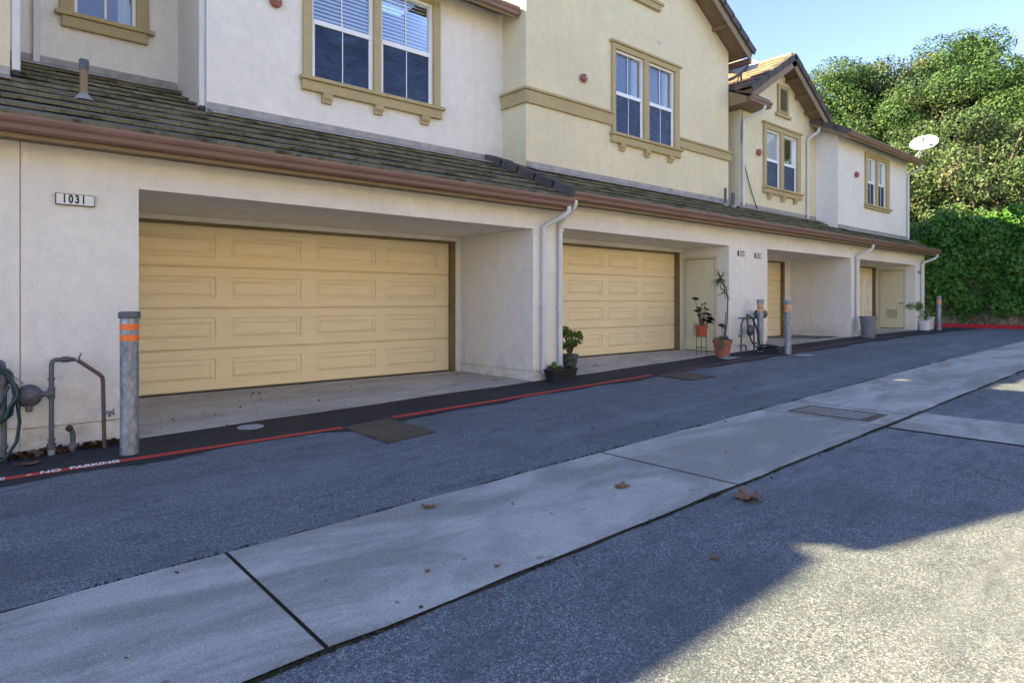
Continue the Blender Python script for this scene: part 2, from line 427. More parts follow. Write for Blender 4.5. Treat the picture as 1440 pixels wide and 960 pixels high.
# red fire-lane line
def line_y(x):
    pts = [(-14, -.75), (.2, -.81), (1, -.845), (2.86, -.955), (3.42, -.865), (7.9, -.84), (17.6, -.66), (19, -.6)]
    for (a, b), (p, q) in zip(pts, pts[1:]):
        if x <= p: return b + (q - b) * (x - a) / (p - a)
    return -.6
g = MB()
for a, b in ((-14, 2.83), (3.45, 7.9)): sheet(g, a, b, 0, 0, .0085, .5, lambda x: (line_y(x) - .052, line_y(x) + .052))
props(g.build('red_painted_line', 'red_line', smooth=False), kind='structure')
g = MB(); sheet(g, 8.45, 19.0, 0, 0, .0085, .5, lambda x: (line_y(x) - .07, line_y(x) + .07))
props(g.build('worn_red_painted_line', 'red_line_worn', smooth=False), kind='structure')
th = math.atan2(-.05, .8)
def ground_text(txt, x, size, sx):
    tz = math.atan((gz(x + .5) - gz(x - .5)))
    Mx = Matrix.Translation((x, line_y(x) - .003, gz(x) + .0125)) @ Matrix.Rotation(th, 4, 'Z') @ Matrix.Rotation(-tz, 4, 'Y')
    props(text_mesh(txt, size, 'painted_lettering', 'white_letter', None, Mx, 0.0008, sx, .003), kind='structure')
ground_text('NO', .52, .118, .70); ground_text('PARKING', .803, .118, .67); ground_text('-', .39, .10, 1.); ground_text('FIRE LANE', .075, .105, .74)

# aprons in front of the garage doors
def apron(x0, x1, y1, zf, yfront=.03):
    g = MB(); xs_ = xs_between(x0, x1, .6)
    for a, b in zip(xs_, xs_[1:]):
        wa, wb = (yfront + .02 * math.sin(q * 3.1) + .012 * math.sin(q * 9) for q in (a, b))
        g.quad((a, wa, gz(a) + .010), (b, wb, gz(b) + .010), (b, y1, zf), (a, y1, zf))
        g.quad((a, wa, gz(a) - .05), (b, wb, gz(b) - .05), (b, wb, gz(b) + .010), (a, wa, gz(a) + .010))
    props(g.build('concrete_apron', 'concrete_apron', smooth=False), kind='structure')

# ------------------------------------------------------------------ building helpers
def tiles(mb, O, U, L, V, Rn, row=.33, col=.33, th=.03):
    """overlapping flat concrete tiles; O eave corner, U along eave, V up the slope"""
    O, U, V = Vector(O), Vector(U).normalized(), Vector(V).normalized()
    N = U.cross(V); N = N if N.z > 0 else -N
    nr = max(1, int(math.ceil(Rn / row)))
    for r in range(nr):
        off = (r % 2) * col * .5; u = -off
        while u < L:
            a, b = max(u, 0), min(u + col - .003, L); u += col
            if b - a < .03: continue
            j = rnd.uniform(-.006, .006); v0 = r * row + rnd.uniform(-.012, .012); v1 = min((r + 1) * row + .05, Rn + .05)
            lf = .047 + j * .6
            p = [O + U * a + V * v0 + N * lf, O + U * b + V * v0 + N * (lf + rnd.uniform(-.002, .002)), O + U * b + V * v1 + N * .0, O + U * a + V * v1 + N * .0]
            q = [x + N * th for x in p]
            mb.add(p + q, [(0, 1, 2, 3), (4, 5, 6, 7), (0, 1, 5, 4), (1, 2, 6, 5), (2, 3, 7, 6), (3, 0, 4, 7)])
def rake_tiles(mb, P0, P1, out, w=.20, drop=.14, step=.36):
    """L-shaped barge tiles along a sloping edge"""
    P0, P1, out = Vector(P0), Vector(P1), Vector(out).normalized(); d = P1 - P0; L = d.length; d.normalize()
    N = d.cross(out); N = N if N.z > 0 else -N
    n = max(1, int(L / step))
    for i in range(n):
        a = P0 + d * (L * i / n - .01); ln = d * (L / n + .03); lift = N * (.05 + rnd.uniform(0, .008))
        mb.obox(a + lift + out * .02, ln - N * .02, -out * w, N * .03)
        mb.obox(a + lift + out * .02 + N * .03, ln - N * .02, out * .028, -N * drop)
def gutter(name, root, x0, x1, y, ztop, mat='gutter_brown'):
    prof = [(0, -.125), (-.055, -.125), (-.078, -.105), (-.088, -.07), (-.108, -.045), (-.118, -.02), (-.118, 0), (-.104, 0), (-.10, -.02), (-.012, -.02), (-.008, 0), (0, 0)]
    mb = MB(); mb.prism([(x0, y + a, ztop + b) for a, b in prof], (x1 - x0, 0, 0))
    return mb.build(name, mat, root, smooth=False)
def spout(root, top, wallx, wally, zb, r=.036, kick=0):
    """downspout: elbow from the gutter to the wall, then straight down"""
    tx, ty, tz = top; mb = MB()
    pts = [(tx, ty, tz), (tx, ty, tz - .06), (tx + (wallx - tx) * .12, ty + (wally - ty) * .12, tz - .12), (tx + (wallx - tx) * .85, ty + (wally - ty) * .85, tz - .25), (wallx, wally, tz - .31), (wallx, wally, tz - .40), (wallx, wally, zb + .08)]
    if kick: pts += [(wallx, wally - kick, zb)]
    else: pts += [(wallx, wally, zb)]
    mb.tube(pts, r, 12, True); o = mb.build('downspout', 'spout_white', root, ang=50)
    for z in (tz - .42, zb + .95):
        s = MB(); s.box(wallx - r - .006, wallx + r + .006, wally - r - .006, wally + r + .01, z, z + .025); s.build('strap', 'spout_white', o)
    return o
def side_spout(root, x, y, z0, z1):
    mb = MB(); mb.box(x - .035, x + .035, y - .055, y + .0, z0 + .02, z1)
    o = mb.build('downspout', 'spout_white', root, bevel=.008)
    d = MB(); d.box(x - .028, x + .028, y - .065, y - .01, z0 - .03, z0 + .025); d.build('mouth_shade_block', 'black', o)  # solid black block painted as the shade inside the opening
def wall_front(mb, x0, x1, z0, z1, y, th, holes):
    xs_ = sorted({x0, x1, *[h[0] for h in holes], *[h[1] for h in holes]}); zs = sorted({z0, z1, *[h[2] for h in holes], *[h[3] for h in holes]})
    for a, b in zip(xs_, xs_[1:]):
        run = None
        for c, d in zip(zs, zs[1:]):
            cx, cz = (a + b) / 2, (c + d) / 2
            if any(h[0] < cx < h[1] and h[2] < cz < h[3] for h in holes):
                if run: mb.box(a, b, y, y + th, *run); run = None
            else: run = (run[0], d) if run else (c, d)
        if run: mb.box(a, b, y, y + th, *run)
def upper(root, x0, x1, y, yb, z0, z1, holes, mat, gable=None):
    mb = MB(); wall_front(mb, x0, x1, z0, z1, y, .2, holes)
    mb.box(x0, x0 + .2, y + .2, yb, z0, z1); mb.box(x1 - .2, x1, y + .2, yb, z0, z1); mb.box(x0 + .2, x1 - .2, yb - .2, yb, z0, z1)
    if gable:
        for yy in (y, yb - .2): mb.prism([(x0, yy, z1), (x1, yy, z1), ((x0 + x1) / 2, yy, gable)], (0, .2, 0))
    return mb.build('upper_wall', mat, root, smooth=False)
def window(root, y, x0, x1, z0, z1, mull=None, meet=None, trim=(.125, .125), top=.10, cap=True, sill=(.04, .19), brackets=(), bars=True, shade='blinds', screen=True, slider=False):
    # stucco surround
    mb = MB(); p = .05; xa, xb = x0 - trim[0], x1 + trim[1]
    mb.box(xa, x0, y - p, y - .001, z0, z1); mb.box(x1, xb, y - p, y - .001, z0, z1)
    if top: mb.box(xa, xb, y - p, y - .001, z1, z1 + top)
    if cap: mb.box(xa - .05, xb + .05, y - p - .035, y - .001, z1 + top, z1 + top + .045)
    if mull: mb.box(mull[0], mull[1], y - p + .004, y + .12, z0, z1)
    w = mb.build('window', 'stucco_trim', root, bevel=.008, smooth=False)
    if sill:
        s = MB(); s.box(xa - .05, xb + .06, y - .11, y - .001, z0 - .055, z0 - .002)
        s.box(xa - sill[0] + .02, xb + sill[0] - .02, y - .075, y - .001, z0 - sill[1], z0 - .056)
        s.build('sill', 'stucco_trim', w, bevel=.01, smooth=False)
    for bx in brackets:
        b = MB(); q = z0 - sill[1]
        b.prism([(bx - .07, y, q), (bx - .07, y - .085, q), (bx - .07, y - .085, q - .06), (bx - .07, y - .05, q - .095), (bx - .07, y - .05, q - .13), (bx - .07, y, q - .13)], (.14, 0, 0))
        b.build('bracket', 'stucco_trim', w, smooth=False, bevel=.008)
    lights = [(x0, mull[0]), (mull[1], x1)] if mull else [(x0, x1)]
    fr = MB(); fw = .038
    gl = MB(); sc = MB(); bl = MB(); cu = MB()
    for a, b in lights:
        fr.box(a, a + fw, y + .005, y + .075, z0, z1); fr.box(b - fw, b, y + .005, y + .075, z0, z1)
        fr.box(a + fw, b - fw, y + .005, y + .075, z0, z0 + fw); fr.box(a + fw, b - fw, y + .005, y + .075, z1 - fw, z1)
        if meet:
            fr.box(a + fw, b - fw, y + .000, y + .070, meet - .035, meet + .035)
            fr.box(a + fw, a + fw + .022, y + .012, y + .06, z0 + fw, meet - .035); fr.box(b - fw - .022, b - fw, y + .012, y + .06, z0 + fw, meet - .035)
        if slider:
            m = a + (b - a) * .5; fr.box(m - .012, m + .012, y + .01, y + .07, z0 + fw, z1 - fw)
        if bars:
            m = (a + b) / 2
            if meet: fr.box(m - .007, m + .007, y + .012, y + .022, z0 + fw, meet - .035); fr.box(m - .007, m + .007, y + .035, y + .05, meet + .035, z1 - fw)
        gl.quad((a + fw, y + .054, z0 + fw), (b - fw, y + .054, z0 + fw), (b - fw, y + .054, z1 - fw), (a + fw, y + .054, z1 - fw))
        if screen and meet: sc.box(a + fw + .022, b - fw - .022, y + .024, y + .026, z0 + fw, meet - .035)
        lo = z0 + .06
        if shade == 'blinds':
            z = z1 - fw - .01
            while z > lo:
                bl.obox((a + .015, y + .078, z), (b - a - .03, 0, 0), (0, .026, .034), (0, .0016, -.0012)); z -= .055
        if shade == 'roller': bl.box(a + .01, b - .01, y + .080, y + .083, meet - .05, z1 - fw - (.24 if a > lights[0][0] else 0))
        if shade in ('curtain', 'half_curtain'):
            c0, c1 = (a + .01, b - .01) if shade == 'curtain' else (b - (b - a) * .28, b - .01)
            n = 26; pts = [(c0 + (c1 - c0) * i / n, y + .098 + .014 * math.sin(i * 1.5)) for i in range(n + 1)]
            cu = MB()
            for (p0, q0), (p1, q1) in zip(pts, pts[1:]): cu.quad((p0, q0, z0 + .03), (p1, q1, z0 + .03), (p1, q1, z1 - .03), (p0, q0, z1 - .03))
            cu.build('curtain', 'curtain', w, ang=80)
    fr.build('frame', 'vinyl', w, smooth=False, bevel=.003)
    gl.build('pane', 'glass', w, smooth=False)
    if sc.v: sc.build('insect_screen', 'screen_mesh', w, smooth=False)
    if bl.v: bl.build('blind', 'blind', w, smooth=False)
    rm = MB(); rm.box(x0 - .04, x1 + .04, y + .9, y + .95, z0 - .1, z1 + .1); rm.build('room_shade_panel', 'room_shade', w, smooth=False)  # dark panel whose colour stands in for the unlit room
    return w
def garage_door(root, y, x0, x1, z0, z1, cols):
    mb = MB(); n = 4; H = (z1 - z0) / n
    mb.box(x0, x1, y + .03, y + .06, z0, z1)
    for i in range(n):
        a, b = z0 + i * H + (.005 if i else 0), z0 + (i + 1) * H - .005
        za, zb = a + .115, b - .115
        xs_ = [x0]; 
        for c in cols: xs_ += [c[0], c[1]]
        xs_ += [x1]
        # section edges
        mb.quad((x0, y + .012, a), (x1, y + .012, a), (x1, y, a + .012), (x0, y, a + .012))
        mb.quad((x0, y, b - .012), (x1, y, b - .012), (x1, y + .012, b), (x0, y + .012, b))
        mb.quad((x0, y + .012, a), (x1, y + .012, a), (x1, y + .03, a), (x0, y + .03, a)); mb.quad((x0, y + .012, b), (x1, y + .012, b), (x1, y + .03, b), (x0, y + .03, b))
        for (p, q) in ((a + .012, za), (zb, b - .012)): mb.quad((x0, y, p), (x1, y, p), (x1, y, q), (x0, y, q))
        for k in range(0, len(xs_) - 1):
            if k % 2 == 0: mb.quad((xs_[k], y, za), (xs_[k + 1], y, za), (xs_[k + 1], y, zb), (xs_[k], y, zb))
        for (c, d) in cols:
            rings = [(0, 0), (.010, .016), (.026, .016), (.060, -.003), (.066, -.003), (.076, .006)]
            pr = None
            for ins, dp in rings:
                cur = [(c + ins, y + dp, za + ins), (d - ins, y + dp, za + ins), (d - ins, y + dp, zb - ins), (c + ins, y + dp, zb - ins)]
                if pr:
                    for e in range(4): mb.quad(pr[e], pr[(e + 1) % 4], cur[(e + 1) % 4], cur[e])
                pr = cur
            mb.quad(*pr)
    o = mb.build('garage_door', 'garage_paint', root, smooth=False)
    s = MB(); s.box(x0, x1, y + .004, y + .03, z0 - .02, z0 - .002); s.build('bottom_seal', 'black_rubber', o, smooth=False)
    return o
def lower(root, x0, x1, a, b, dd, zt, zs, door, cols, zf, bands):
    mb = MB()
    for p, q, sa, sb in ((x0, a, 0, 1), (b, x1, 1, 0)):
        zc = bands[0] if p == x0 else bands[1]
        mb.box(p, q, 0, dd + .3, zc, zs)
        mb.box(p + .014 * sa, q - .014 * sb, .014, dd + .3, -.8, zc - .006)
        mb.box(p + .03 * sa, q - .03 * sb, .03, dd + .3, zc - .006, zc)
    mb.box(a, b, 0, dd + .3, zt, zs)
    mb.box(a, b, dd - .05, dd + .3, door[3] + .03, zt)
    if b - door[1] > .16: mb.box(door[1] + .085, b, dd - .05, dd + .3, -.5, door[3] + .03)
    w = mb.build('lower_wall', 'stucco_white', root, smooth=False, bevel=.006)
    garage_door(root, dd + .03, door[0], door[1], door[2] + .02, door[3], cols)
    f = MB(); f.box(door[0] - .08, door[1] + .085, dd - .055, dd + .06, door[3], door[3] + .028); f.box(door[1], door[1] + .084, dd - .055, dd + .06, door[2], door[3]); f.box(a, door[0], dd - .055, dd + .06, door[2], door[3])
    f.build('door_frame', 'jamb_brown', root, smooth=False, bevel=.004)
    if not NOAPRON: apron(a + .002, b - .002, dd + .06, zf)
def eave(root, x0, x1, ztop, zs, xr0=None, xr1=None, ydeep=3.3, runs=()):
    """lower roof: gutter, soffit, deck and tile courses"""
    xr0 = x0 if xr0 is None else xr0; xr1 = x1 if xr1 is None else xr1
    gutter('gutter', root, xr0, xr1, -.295, ztop)
    s = MB(); s.box(x0, x1, -.293, .0, zs, zs + .025); s.box(xr0, xr1, -.294, -.262, zs - .03, ztop - .005)
    s.build('soffit', 'fascia_brown', root, smooth=False)
    d = MB(); k = .42; z0 = ztop - .05
    d.prism([(xr0, -.26, zs + .026), (xr0, -.26, z0 + .02), (xr0, ydeep, z0 + .02 + k * (ydeep + .26)), (xr0, ydeep, zs + .026)], (xr1 - xr0, 0, 0))
    o = d.build('roof', 'tile_mossy', root, smooth=False)
    t = MB()
    for (xa, xb, yd) in runs:
        L = math.hypot(yd + .37, k * (yd + .37)); tiles(t, (xa, -.37, z0 + .01), (1, 0, 0), xb - xa, (0, 1, k), L, .385, .33)
    t.build('tile_courses', 'tile_mossy', o, smooth=False)
    return o
def flashing(root, x0, x1, y, ztop):
    z = ztop - .05 + .42 * (y + .37) + .09
    mb = MB(); mb.prism([(x0, y - .002, z), (x0, y - .24, z - .085), (x0, y - .24, z - .070), (x0, y - .014, z + .015), (x0, y - .014, z + .095), (x0, y - .002, z + .095)], (x1 - x0, 0, 0))
    mb.build('flashing', 'lead', root, smooth=False)
def main_roof(root, x0, x1, ye, ze, yr, k=.5, tile='tile_grey', gut=True, left_rake=False):
    n = Vector((0, -k, 1)).normalized(); V = Vector((0, 1, k)).normalized(); L = math.hypot(yr - ye, k * (yr - ye))
    mb = MB(); mb.obox((x0, ye, ze - .16), (x1 - x0, 0, 0), V * L, n * .12)
    V2 = Vector((0, 1, -k)).normalized(); n2 = Vector((0, k, 1)).normalized()
    mb.obox((x0, yr, ze - .16 + k * (yr - ye)), (x1 - x0, 0, 0), V2 * L, n2 * .12)
    o = mb.build('main_roof', 'fascia_brown', root, smooth=False)
    t = MB(); tiles(t, (x0, ye - .02, ze - .05), (1, 0, 0), x1 - x0, V, L); tiles(t, (x0, yr + L * .9, ze - .05), (1, 0, 0), x1 - x0, (0, -1, k), L)
    t.build('tile_courses', tile, o, smooth=False)
    if gut: gutter('upper_gutter', root, x0, x1, ye + .02, ze - .01)
    return o
def gable_roof(root, x0, x1, y0, y1, ze, k, tile='tile_grey'):
    """ridge along y; ze = top of slab at the eave"""
    xm = (x0 + x1) / 2; L = math.hypot(xm - x0, k * (xm - x0)); mb = MB(); t = MB(); b = MB(); rt = MB()
    for sx, xe in ((1, x0), (-1, x1)):
        V = Vector((sx, 0, k)).normalized(); n = Vector((-sx * k, 0, 1)).normalized()
        mb.obox(Vector((xe, y0, ze)) - n * .10, (0, y1 - y0, 0), V * L, n * .10)
        tiles(t, (xe - sx * .03, y0 + .02, ze), (0, 1, 0), y1 - y0, V, L + .03)
        b.obox(Vector((xe, y0 - .03, ze)) - n * .23, V * (L + .02), (0, .028, 0), n * .225)
        rake_tiles(rt, Vector((xe - sx * .02, y0 - .03, ze)), Vector((xe, y0 - .03, ze)) + V * L, (0, -1, 0), .22, .15)
        # exposed rafter blocks under the overhang
        for f in (.25, .5, .75): b.obox(Vector((xe, y0, ze)) + V * L * f - n * .20, V * .07, (0, .40, 0), n * .10)
    o = mb.build('gable_roof', 'fascia_brown', root, smooth=False)
    t.build('tile_courses', tile, o, smooth=False); rt.build('barge_tiles', 'tile_grey', o, smooth=False)
    b.build('barge_board', 'fascia_brown', o, smooth=False)
    rd = MB(); y = y0
    zr = ze + k * (xm - x0) + .03
    while y < y1: rd.prism([(xm - .13, y, zr - .03), (xm - .09, y, zr + .055), (xm + .09, y, zr + .055), (xm + .13, y, zr - .03)], (0, .38, .0)); y += .36; zr += 0
    rd.build('ridge_tiles', tile, o, smooth=False)
    return o
def band(root, segs, z0, z1):
    mb = MB()
    for (x0, x1, y0, y1) in segs: mb.box(x0, x1, y0, y1, z0, z1 - .045)
    for (x0, x1, y0, y1) in segs:
        ex = .03; mb.box(x0 - (ex if x1 - x0 < .2 else 0), x1 + (ex if x1 > 13 else 0), y0 - ex, y1, z1 - .045, z1)
    mb.build('stucco_band', 'stucco_trim', root, smooth=False, bevel=.01)
def bell(root, x, y, z, r=.075):
    mb = MB(); mb.lathe([(r * .5, 0), (r * .5, .03), (r, .035), (r * .98, .05), (r * .8, .075), (r * .35, .088), (r * .3, .095)], (x, y, z), 20, 'y')
    o = mb.build('alarm_bell', 'bell_red', root)
    b = MB(); b.box(x - r * .3, x + r * .3, y - .105, y - .094, z - .012, z + .012); b.build('striker', 'bare_metal', o)

# ------------------------------------------------------------------ the row of townhouses
GRP = 'townhouses of the row'
# far-left houses (mostly outside the frame)
LL = thing('townhouse', 'white townhouse at the near end of the row, beyond the left edge', 'townhouse', (-9.5, 0, gz(-9.5)), GRP)
def even_cols(a, b, n=4, m=.12, gap=.16):
    w = (b - a - 2 * m - gap * (n - 1)) / n; return [(a + m + i * (w + gap), a + m + i * (w + gap) + w) for i in range(n)]
lower(LL, -13, -6.0, -12.1, -7.2, 1.8, 2.32, 2.62, (-11.95, -7.35, -.25, 2.02), even_cols(-11.95, -7.35), -.25, (.0, .05))
eave(LL, -13, -6.0, 2.75, 2.62, runs=[(-13, -6.0, 1.6)])
upper(LL, -13, -6.0, 1.5, 9, 2.7, 6.42, [(-10.5, -8.5, 4.3, 5.7)], 'stucco_white')
window(LL, 1.5, -10.5, -8.5, 4.3, 5.7, (-9.56, -9.44), 5.1, brackets=(-10.3, -9.5, -8.7))
main_roof(LL, -13.3, -5.70, .95, 6.33, 5.2)  # unseen roof, run past its wall to shape the foreground shadow edge
L = thing('townhouse', 'cream gabled townhouse cut by the left edge, white spout at its corner', 'townhouse', (-2.8, 0, gz(-2.8)), GRP)
lower(L, -6.0, .383, -5.3, -.7, 1.8, 2.32, 2.62, (-5.15, -.85, -.05, 2.1), even_cols(-5.15, -.85), -.05, (.08, .215))
eave(L, -6.0, .383, 2.75, 2.62, runs=[(-6.0, .383, 1.41)])
upper(L, -6.0, .383, 1.41, 9, 2.7, 6.5, [(-3.8, -1.8, 4.4, 6.0)], 'stucco_cream', 8.42)
window(L, 1.41, -3.8, -1.8, 4.4, 6.0, (-2.86, -2.74), 5.2, brackets=(-3.6, -2.8, -2.0))
gable_roof(L, -5.62, .69, 1.0, 9.3, 6.47, .58)  # unseen gable, sized and placed to shape the shadow on the paving
side_spout(L, .432, 1.45, 3.585, 6.4)
flashing(L, -6.0, .38, 1.41, 2.75)

# 1031
A = thing('townhouse', 'white townhouse with the wide garage behind the nearest bollard', 'townhouse', (3.6, 0, gz(3.6)), GRP)
lower(A, .386, 6.83, 1.26, 6.24, 1.8, 2.32, 2.62, (1.37, 6.047, .138, 2.226), [(1.49, 2.463), (2.636, 3.575), (3.78, 4.725), (4.881, 5.838)], .138, (.205, .272))
eave(A, .386, 6.83, 2.75, 2.62, .383, 6.68, runs=[(.383, 2.30, 3.0), (2.30, 6.66, 1.64)])
mb = MB(); wall_front(mb, .386, 2.30, 2.7, 7.28, 3.01, .2, [(1.097, 1.785, 4.913, 6.1)])
mb.build('upper_wall', 'stucco_white', A, smooth=False)
upper(A, 2.30, 7.05, 1.65, 9, 2.7, 6.17, [(3.637, 5.615, 4.33, 5.92)], 'stucco_white')
window(A, 1.65, 3.637, 5.615, 4.33, 5.92, (4.578, 4.695), 5.12, brackets=(3.85, 4.65, 5.455), top=.06, cap=False, shade='blinds')
window(A, 3.01, 1.097, 1.785, 4.913, 6.1, None, None, (.155, .15), .12, True, (.0, .19), (), False, 'half_curtain', False, True)
main_roof(A, 2.05, 7.0, 1.22, 6.13, 5.4); main_roof(A, -.8, 2.05, 2.36, 7.14, 5.4)  # second roof raised and run over the neighbour to block stray sun
side_spout(A, .71, 3.01, 4.17, 6.6); side_spout(A, 2.262, 1.75, 3.66, 6.0)
flashing(A, .386, 2.29, 3.01, 2.75); flashing(A, 2.30, 7.04, 1.65, 2.75)
bell(A, 3.14, 1.65, 5.21, .085)
spout(A, (6.62, -.35, 2.64), 6.405, -.05, .25); 
# vent pipe through the roof
mb = MB(); mb.tube([(.943, .9, 3.2), (.943, .9, 3.62)], .036, 14); o = mb.build('roof_vent_pipe', 'fascia_brown', A)
mb = MB(); mb.lathe([(.042, 3.60), (.044, 3.61), (.044, 3.69), (.038, 3.70)], (.943, .9, 0), 16); mb.build('collar', 'grey_pipe', o)
mb = MB(); mb.lathe([(.10, 3.285), (.085, 3.30), (.045, 3.35), (.04, 3.36)], (.943, .9, 0), 16); mb.build('boot', 'lead', o)
# scuffed control joint
mb = MB(); mb.box(.381, .387, -.002, .01, .22, 2.61); mb.build('control_joint', 'fascia_brown', A, smooth=False)

# B
B = thing('townhouse', 'cream townhouse with a broad gable and olive band, beside the big terracotta pot', 'townhouse', (9.5, 0, gz(9.5)), GRP)
lower(B, 6.831, 12.27, 6.832, 11.5, 1.12, 2.378, 2.73, (7.0, 11.32, .268, 2.27), [(7.08, 7.99 - .02), (8.13, 9.06), (9.21, 10.07), (10.25, 11.10)], .268, (.30, .43))
eave(B, 6.831, 12.27, 2.86, 2.73, 6.685, 12.27, runs=[(6.70, 12.27, 1.64)])
upper(B, 7.05, 13.26, 1.05, 9, 2.8, 6.95, [(9.28, 11.146, 4.43, 6.0), (10.0, 10.6, 7.2, 7.3)][:1], 'stucco_cream', 8.75)
window(B, 1.05, 9.28, 11.146, 4.43, 6.0, (10.134, 10.292), 5.195, (.10, .16), brackets=(9.466, 10.23, 11.0), shade='half_curtain')
band(B, [(7.055, 9.178, 1.0, 1.05), (7.0, 7.05, 1.0, 1.64)], 4.545, 4.80)
band(B, [(11.31, 13.31, 1.0, 1.05)], 4.465, 4.68)
mb = MB(); mb.box(9.6, 10.70, .95, 1.049, 7.19, 7.24); mb.box(9.66, 10.64, .98, 1.049, 7.08, 7.19); mb.box(9.75, 9.87, 1.0, 1.049, 7.24, 7.9); mb.box(10.43, 10.55, 1.0, 1.049, 7.24, 7.9)
for i in range(9): mb.obox((9.87, 1.045, 7.26 + i * .07), (.56, 0, 0), (0, -.03, .02), (0, .002, .015))
mb.build('gable_vent', 'stucco_trim', B, smooth=False)
gable_roof(B, 6.72, 13.59, .66, 9.2, 6.90, .58)
bell(B, 8.40, 1.05, 5.243, .08)
mb = MB(); mb.lathe([(.03, 0), (.03, .02), (.012, .05)], (10.64, 1.05, 6.481), 12, 'y'); mb.build('vent_knob', 'white_plastic', B)
mb = MB(); mb.obox((13.60, .72, 6.70), (0, 6, 0), (.11, 0, 0), (0, 0, .12)); mb.build('upper_gutter', 'gutter_brown', B, smooth=False, bevel=.01)
mb = MB(); mb.tube([(13.65, .80, 6.70), (13.65, .80, 6.62), (13.5, .95, 6.45), (13.32, 1.25, 6.3), (13.32, 1.3, 6.1), (13.32, 1.3, 3.6)], .034, 10); mb.build('downspout', 'grey_pipe', B)
flashing(B, 7.06, 13.25, 1.05, 2.86)
rk = MB(); rake_tiles(rk, (6.70, -.38, 2.83), (6.70, 1.62, 2.83 + .42 * 2.0), (-1, 0, 0), .20, .12, .38); rk.build('barge_tiles', 'tile_grey', B, smooth=False)
spout(B, (6.75, -.35, 2.74), 6.745, -.05, .25)
# louvred utility door on the side face of the recess
def utility_door(root, X, y0, y1, z0, z1, v, handle=None):
    f = MB(); f.box(X - .022, X - .001, y0 - .05, y0, z0, z1 + .05); f.box(X - .022, X - .001, y1, y1 + .05, z0, z1 + .05); f.box(X - .022, X - .001, y0, y1, z1, z1 + .05)
    d = MB(); d.box(X - .014, X - .003, y0 + .012, y1 - .012, z0 + .02, z1 - .012); o = d.build('utility_door', 'door_paint', root, bevel=.002, smooth=False)
    f.build('frame', 'door_paint', o, smooth=False, bevel=.003)
    l = MB(); n = 9
    l.box(X - .024, X - .014, v[0] - .02, v[0], v[2] - .02, v[3] + .02); l.box(X - .024, X - .014, v[1], v[1] + .02, v[2] - .02, v[3] + .02)
    l.box(X - .024, X - .014, v[0], v[1], v[2] - .02, v[2]); l.box(X - .024, X - .014, v[0], v[1], v[3], v[3] + .02)
    for i in range(n):
        z = v[2] + (v[3] - v[2]) * i / n; l.obox((X - .024, v[0], z), (0, v[1] - v[0], 0), (.010, 0, .016), (0, 0, .004))
    l.build('louvre', 'door_paint', o, smooth=False)
    k = MB(); k.box(X - .003, X - .001, y0, y1, z0, z1); k.build('gap_shade_plate', 'black', o, smooth=False)  # black plate paints the shade in the gap round the door
    k = MB(); k.box(X - .0145, X - .0142, v[0], v[1], v[2], v[3]); k.build('louvre_shade', 'black', o, smooth=False)  # black sheet paints the shade between the slats
    if handle:
        h = MB(); h.lathe([(.03, 0), (.03, -.01)], (X - .014, handle[0], handle[1]), 14, 'x'); h.tube([(X - .02, handle[0], handle[1]), (X - .06, handle[0], handle[1]), (X - .06, handle[0] + .10, handle[1])], .009, 8)
        h.build('handle', 'bare_metal', o)
utility_door(B, 11.5, .30, 1.0, .26, 2.15, (.51, .81, .57, .83), None)

# C
C_ = thing('townhouse', 'smaller cream gabled townhouse with a terracotta roof slope', 'townhouse', (15, 0, gz(15)), GRP)
lower(C_, 12.271, 17.65, 13.03, 17.38, 1.62, 2.395, 2.73, (13.2, 16.92, .33, 2.33), even_cols(13.2, 16.92), .33, (.44, .478))
eave(C_, 12.271, 17.65, 2.86, 2.73, runs=[(12.271, 17.65, 1.6)])
upper(C_, 13.69, 17.6, 1.0, 8.5, 2.8, 5.97, [(14.845, 16.457, 4.08, 5.48)], 'stucco_cream', 7.14)
mb = MB(); mb.box(13.262, 13.688, 1.7, 1.9, 2.8, 5.95); mb.build('recess_wall', 'stucco_cream', C_, smooth=False)
window(C_, 1.0, 14.845, 16.457, 4.08, 5.48, (15.56, 15.727), 4.75, (.12, .18), .12, True, (.04, .17), (15.0, 15.68, 16.34), False, 'roller')
mb = MB(); mb.box(15.43, 15.99, .955, .999, 6.0, 6.70); mb.box(15.32, 16.09, .93, .999, 5.90, 5.97); o = mb.build('gable_vent', 'stucco_trim', C_, smooth=False)
lv = MB(); lv.box(15.54, 15.88, .953, .9545, 6.06, 6.60); lv.build('louvre_shade', 'black', o, smooth=False)  # black sheet painted in as shade behind the vent slats
lv = MB()
for i in range(9): lv.obox((15.54, .952, 6.07 + i * .06), (.34, 0, 0), (0, -.03, -.018), (0, .0, .012))
lv.build('louvre', 'stucco_trim', o, smooth=False)
gable_roof(C_, 13.45, 17.55, .62, 8.8, 6.05, .6, 'tile_terracotta')
# pent return at the foot of the gable
mb = MB(); mb.prism([(13.27, .58, 5.72), (13.27, .58, 5.84), (13.27, 1.69, 6.36), (13.27, 1.69, 5.72)], (.41, 0, 0)); mb.prism([(13.68, .58, 5.72), (13.68, .58, 5.84), (13.68, .999, 6.04), (13.68, .999, 5.72)], (.50, 0, 0))
o = mb.build('pent_roof', 'fascia_brown', C_, smooth=False)
t_ = MB(); tiles(t_, (13.27, .56, 5.85), (1, 0, 0), .41, (0, 1, .47), 1.2); tiles(t_, (13.68, .56, 5.85), (1, 0, 0), .52, (0, 1, .47), .48); t_.build('tile_courses', 'tile_grey', o, smooth=False)
gutter('upper_gutter', C_, 13.27, 14.22, .60, 5.86)
bell(C_, 14.486, 1.0, 4.84, .085)
spout(C_, (13.95, .54, 5.76), 13.74, .95, 3.50, .034); spout(C_, (17.20, .74, 5.86), 17.02, .95, 3.48, .034)
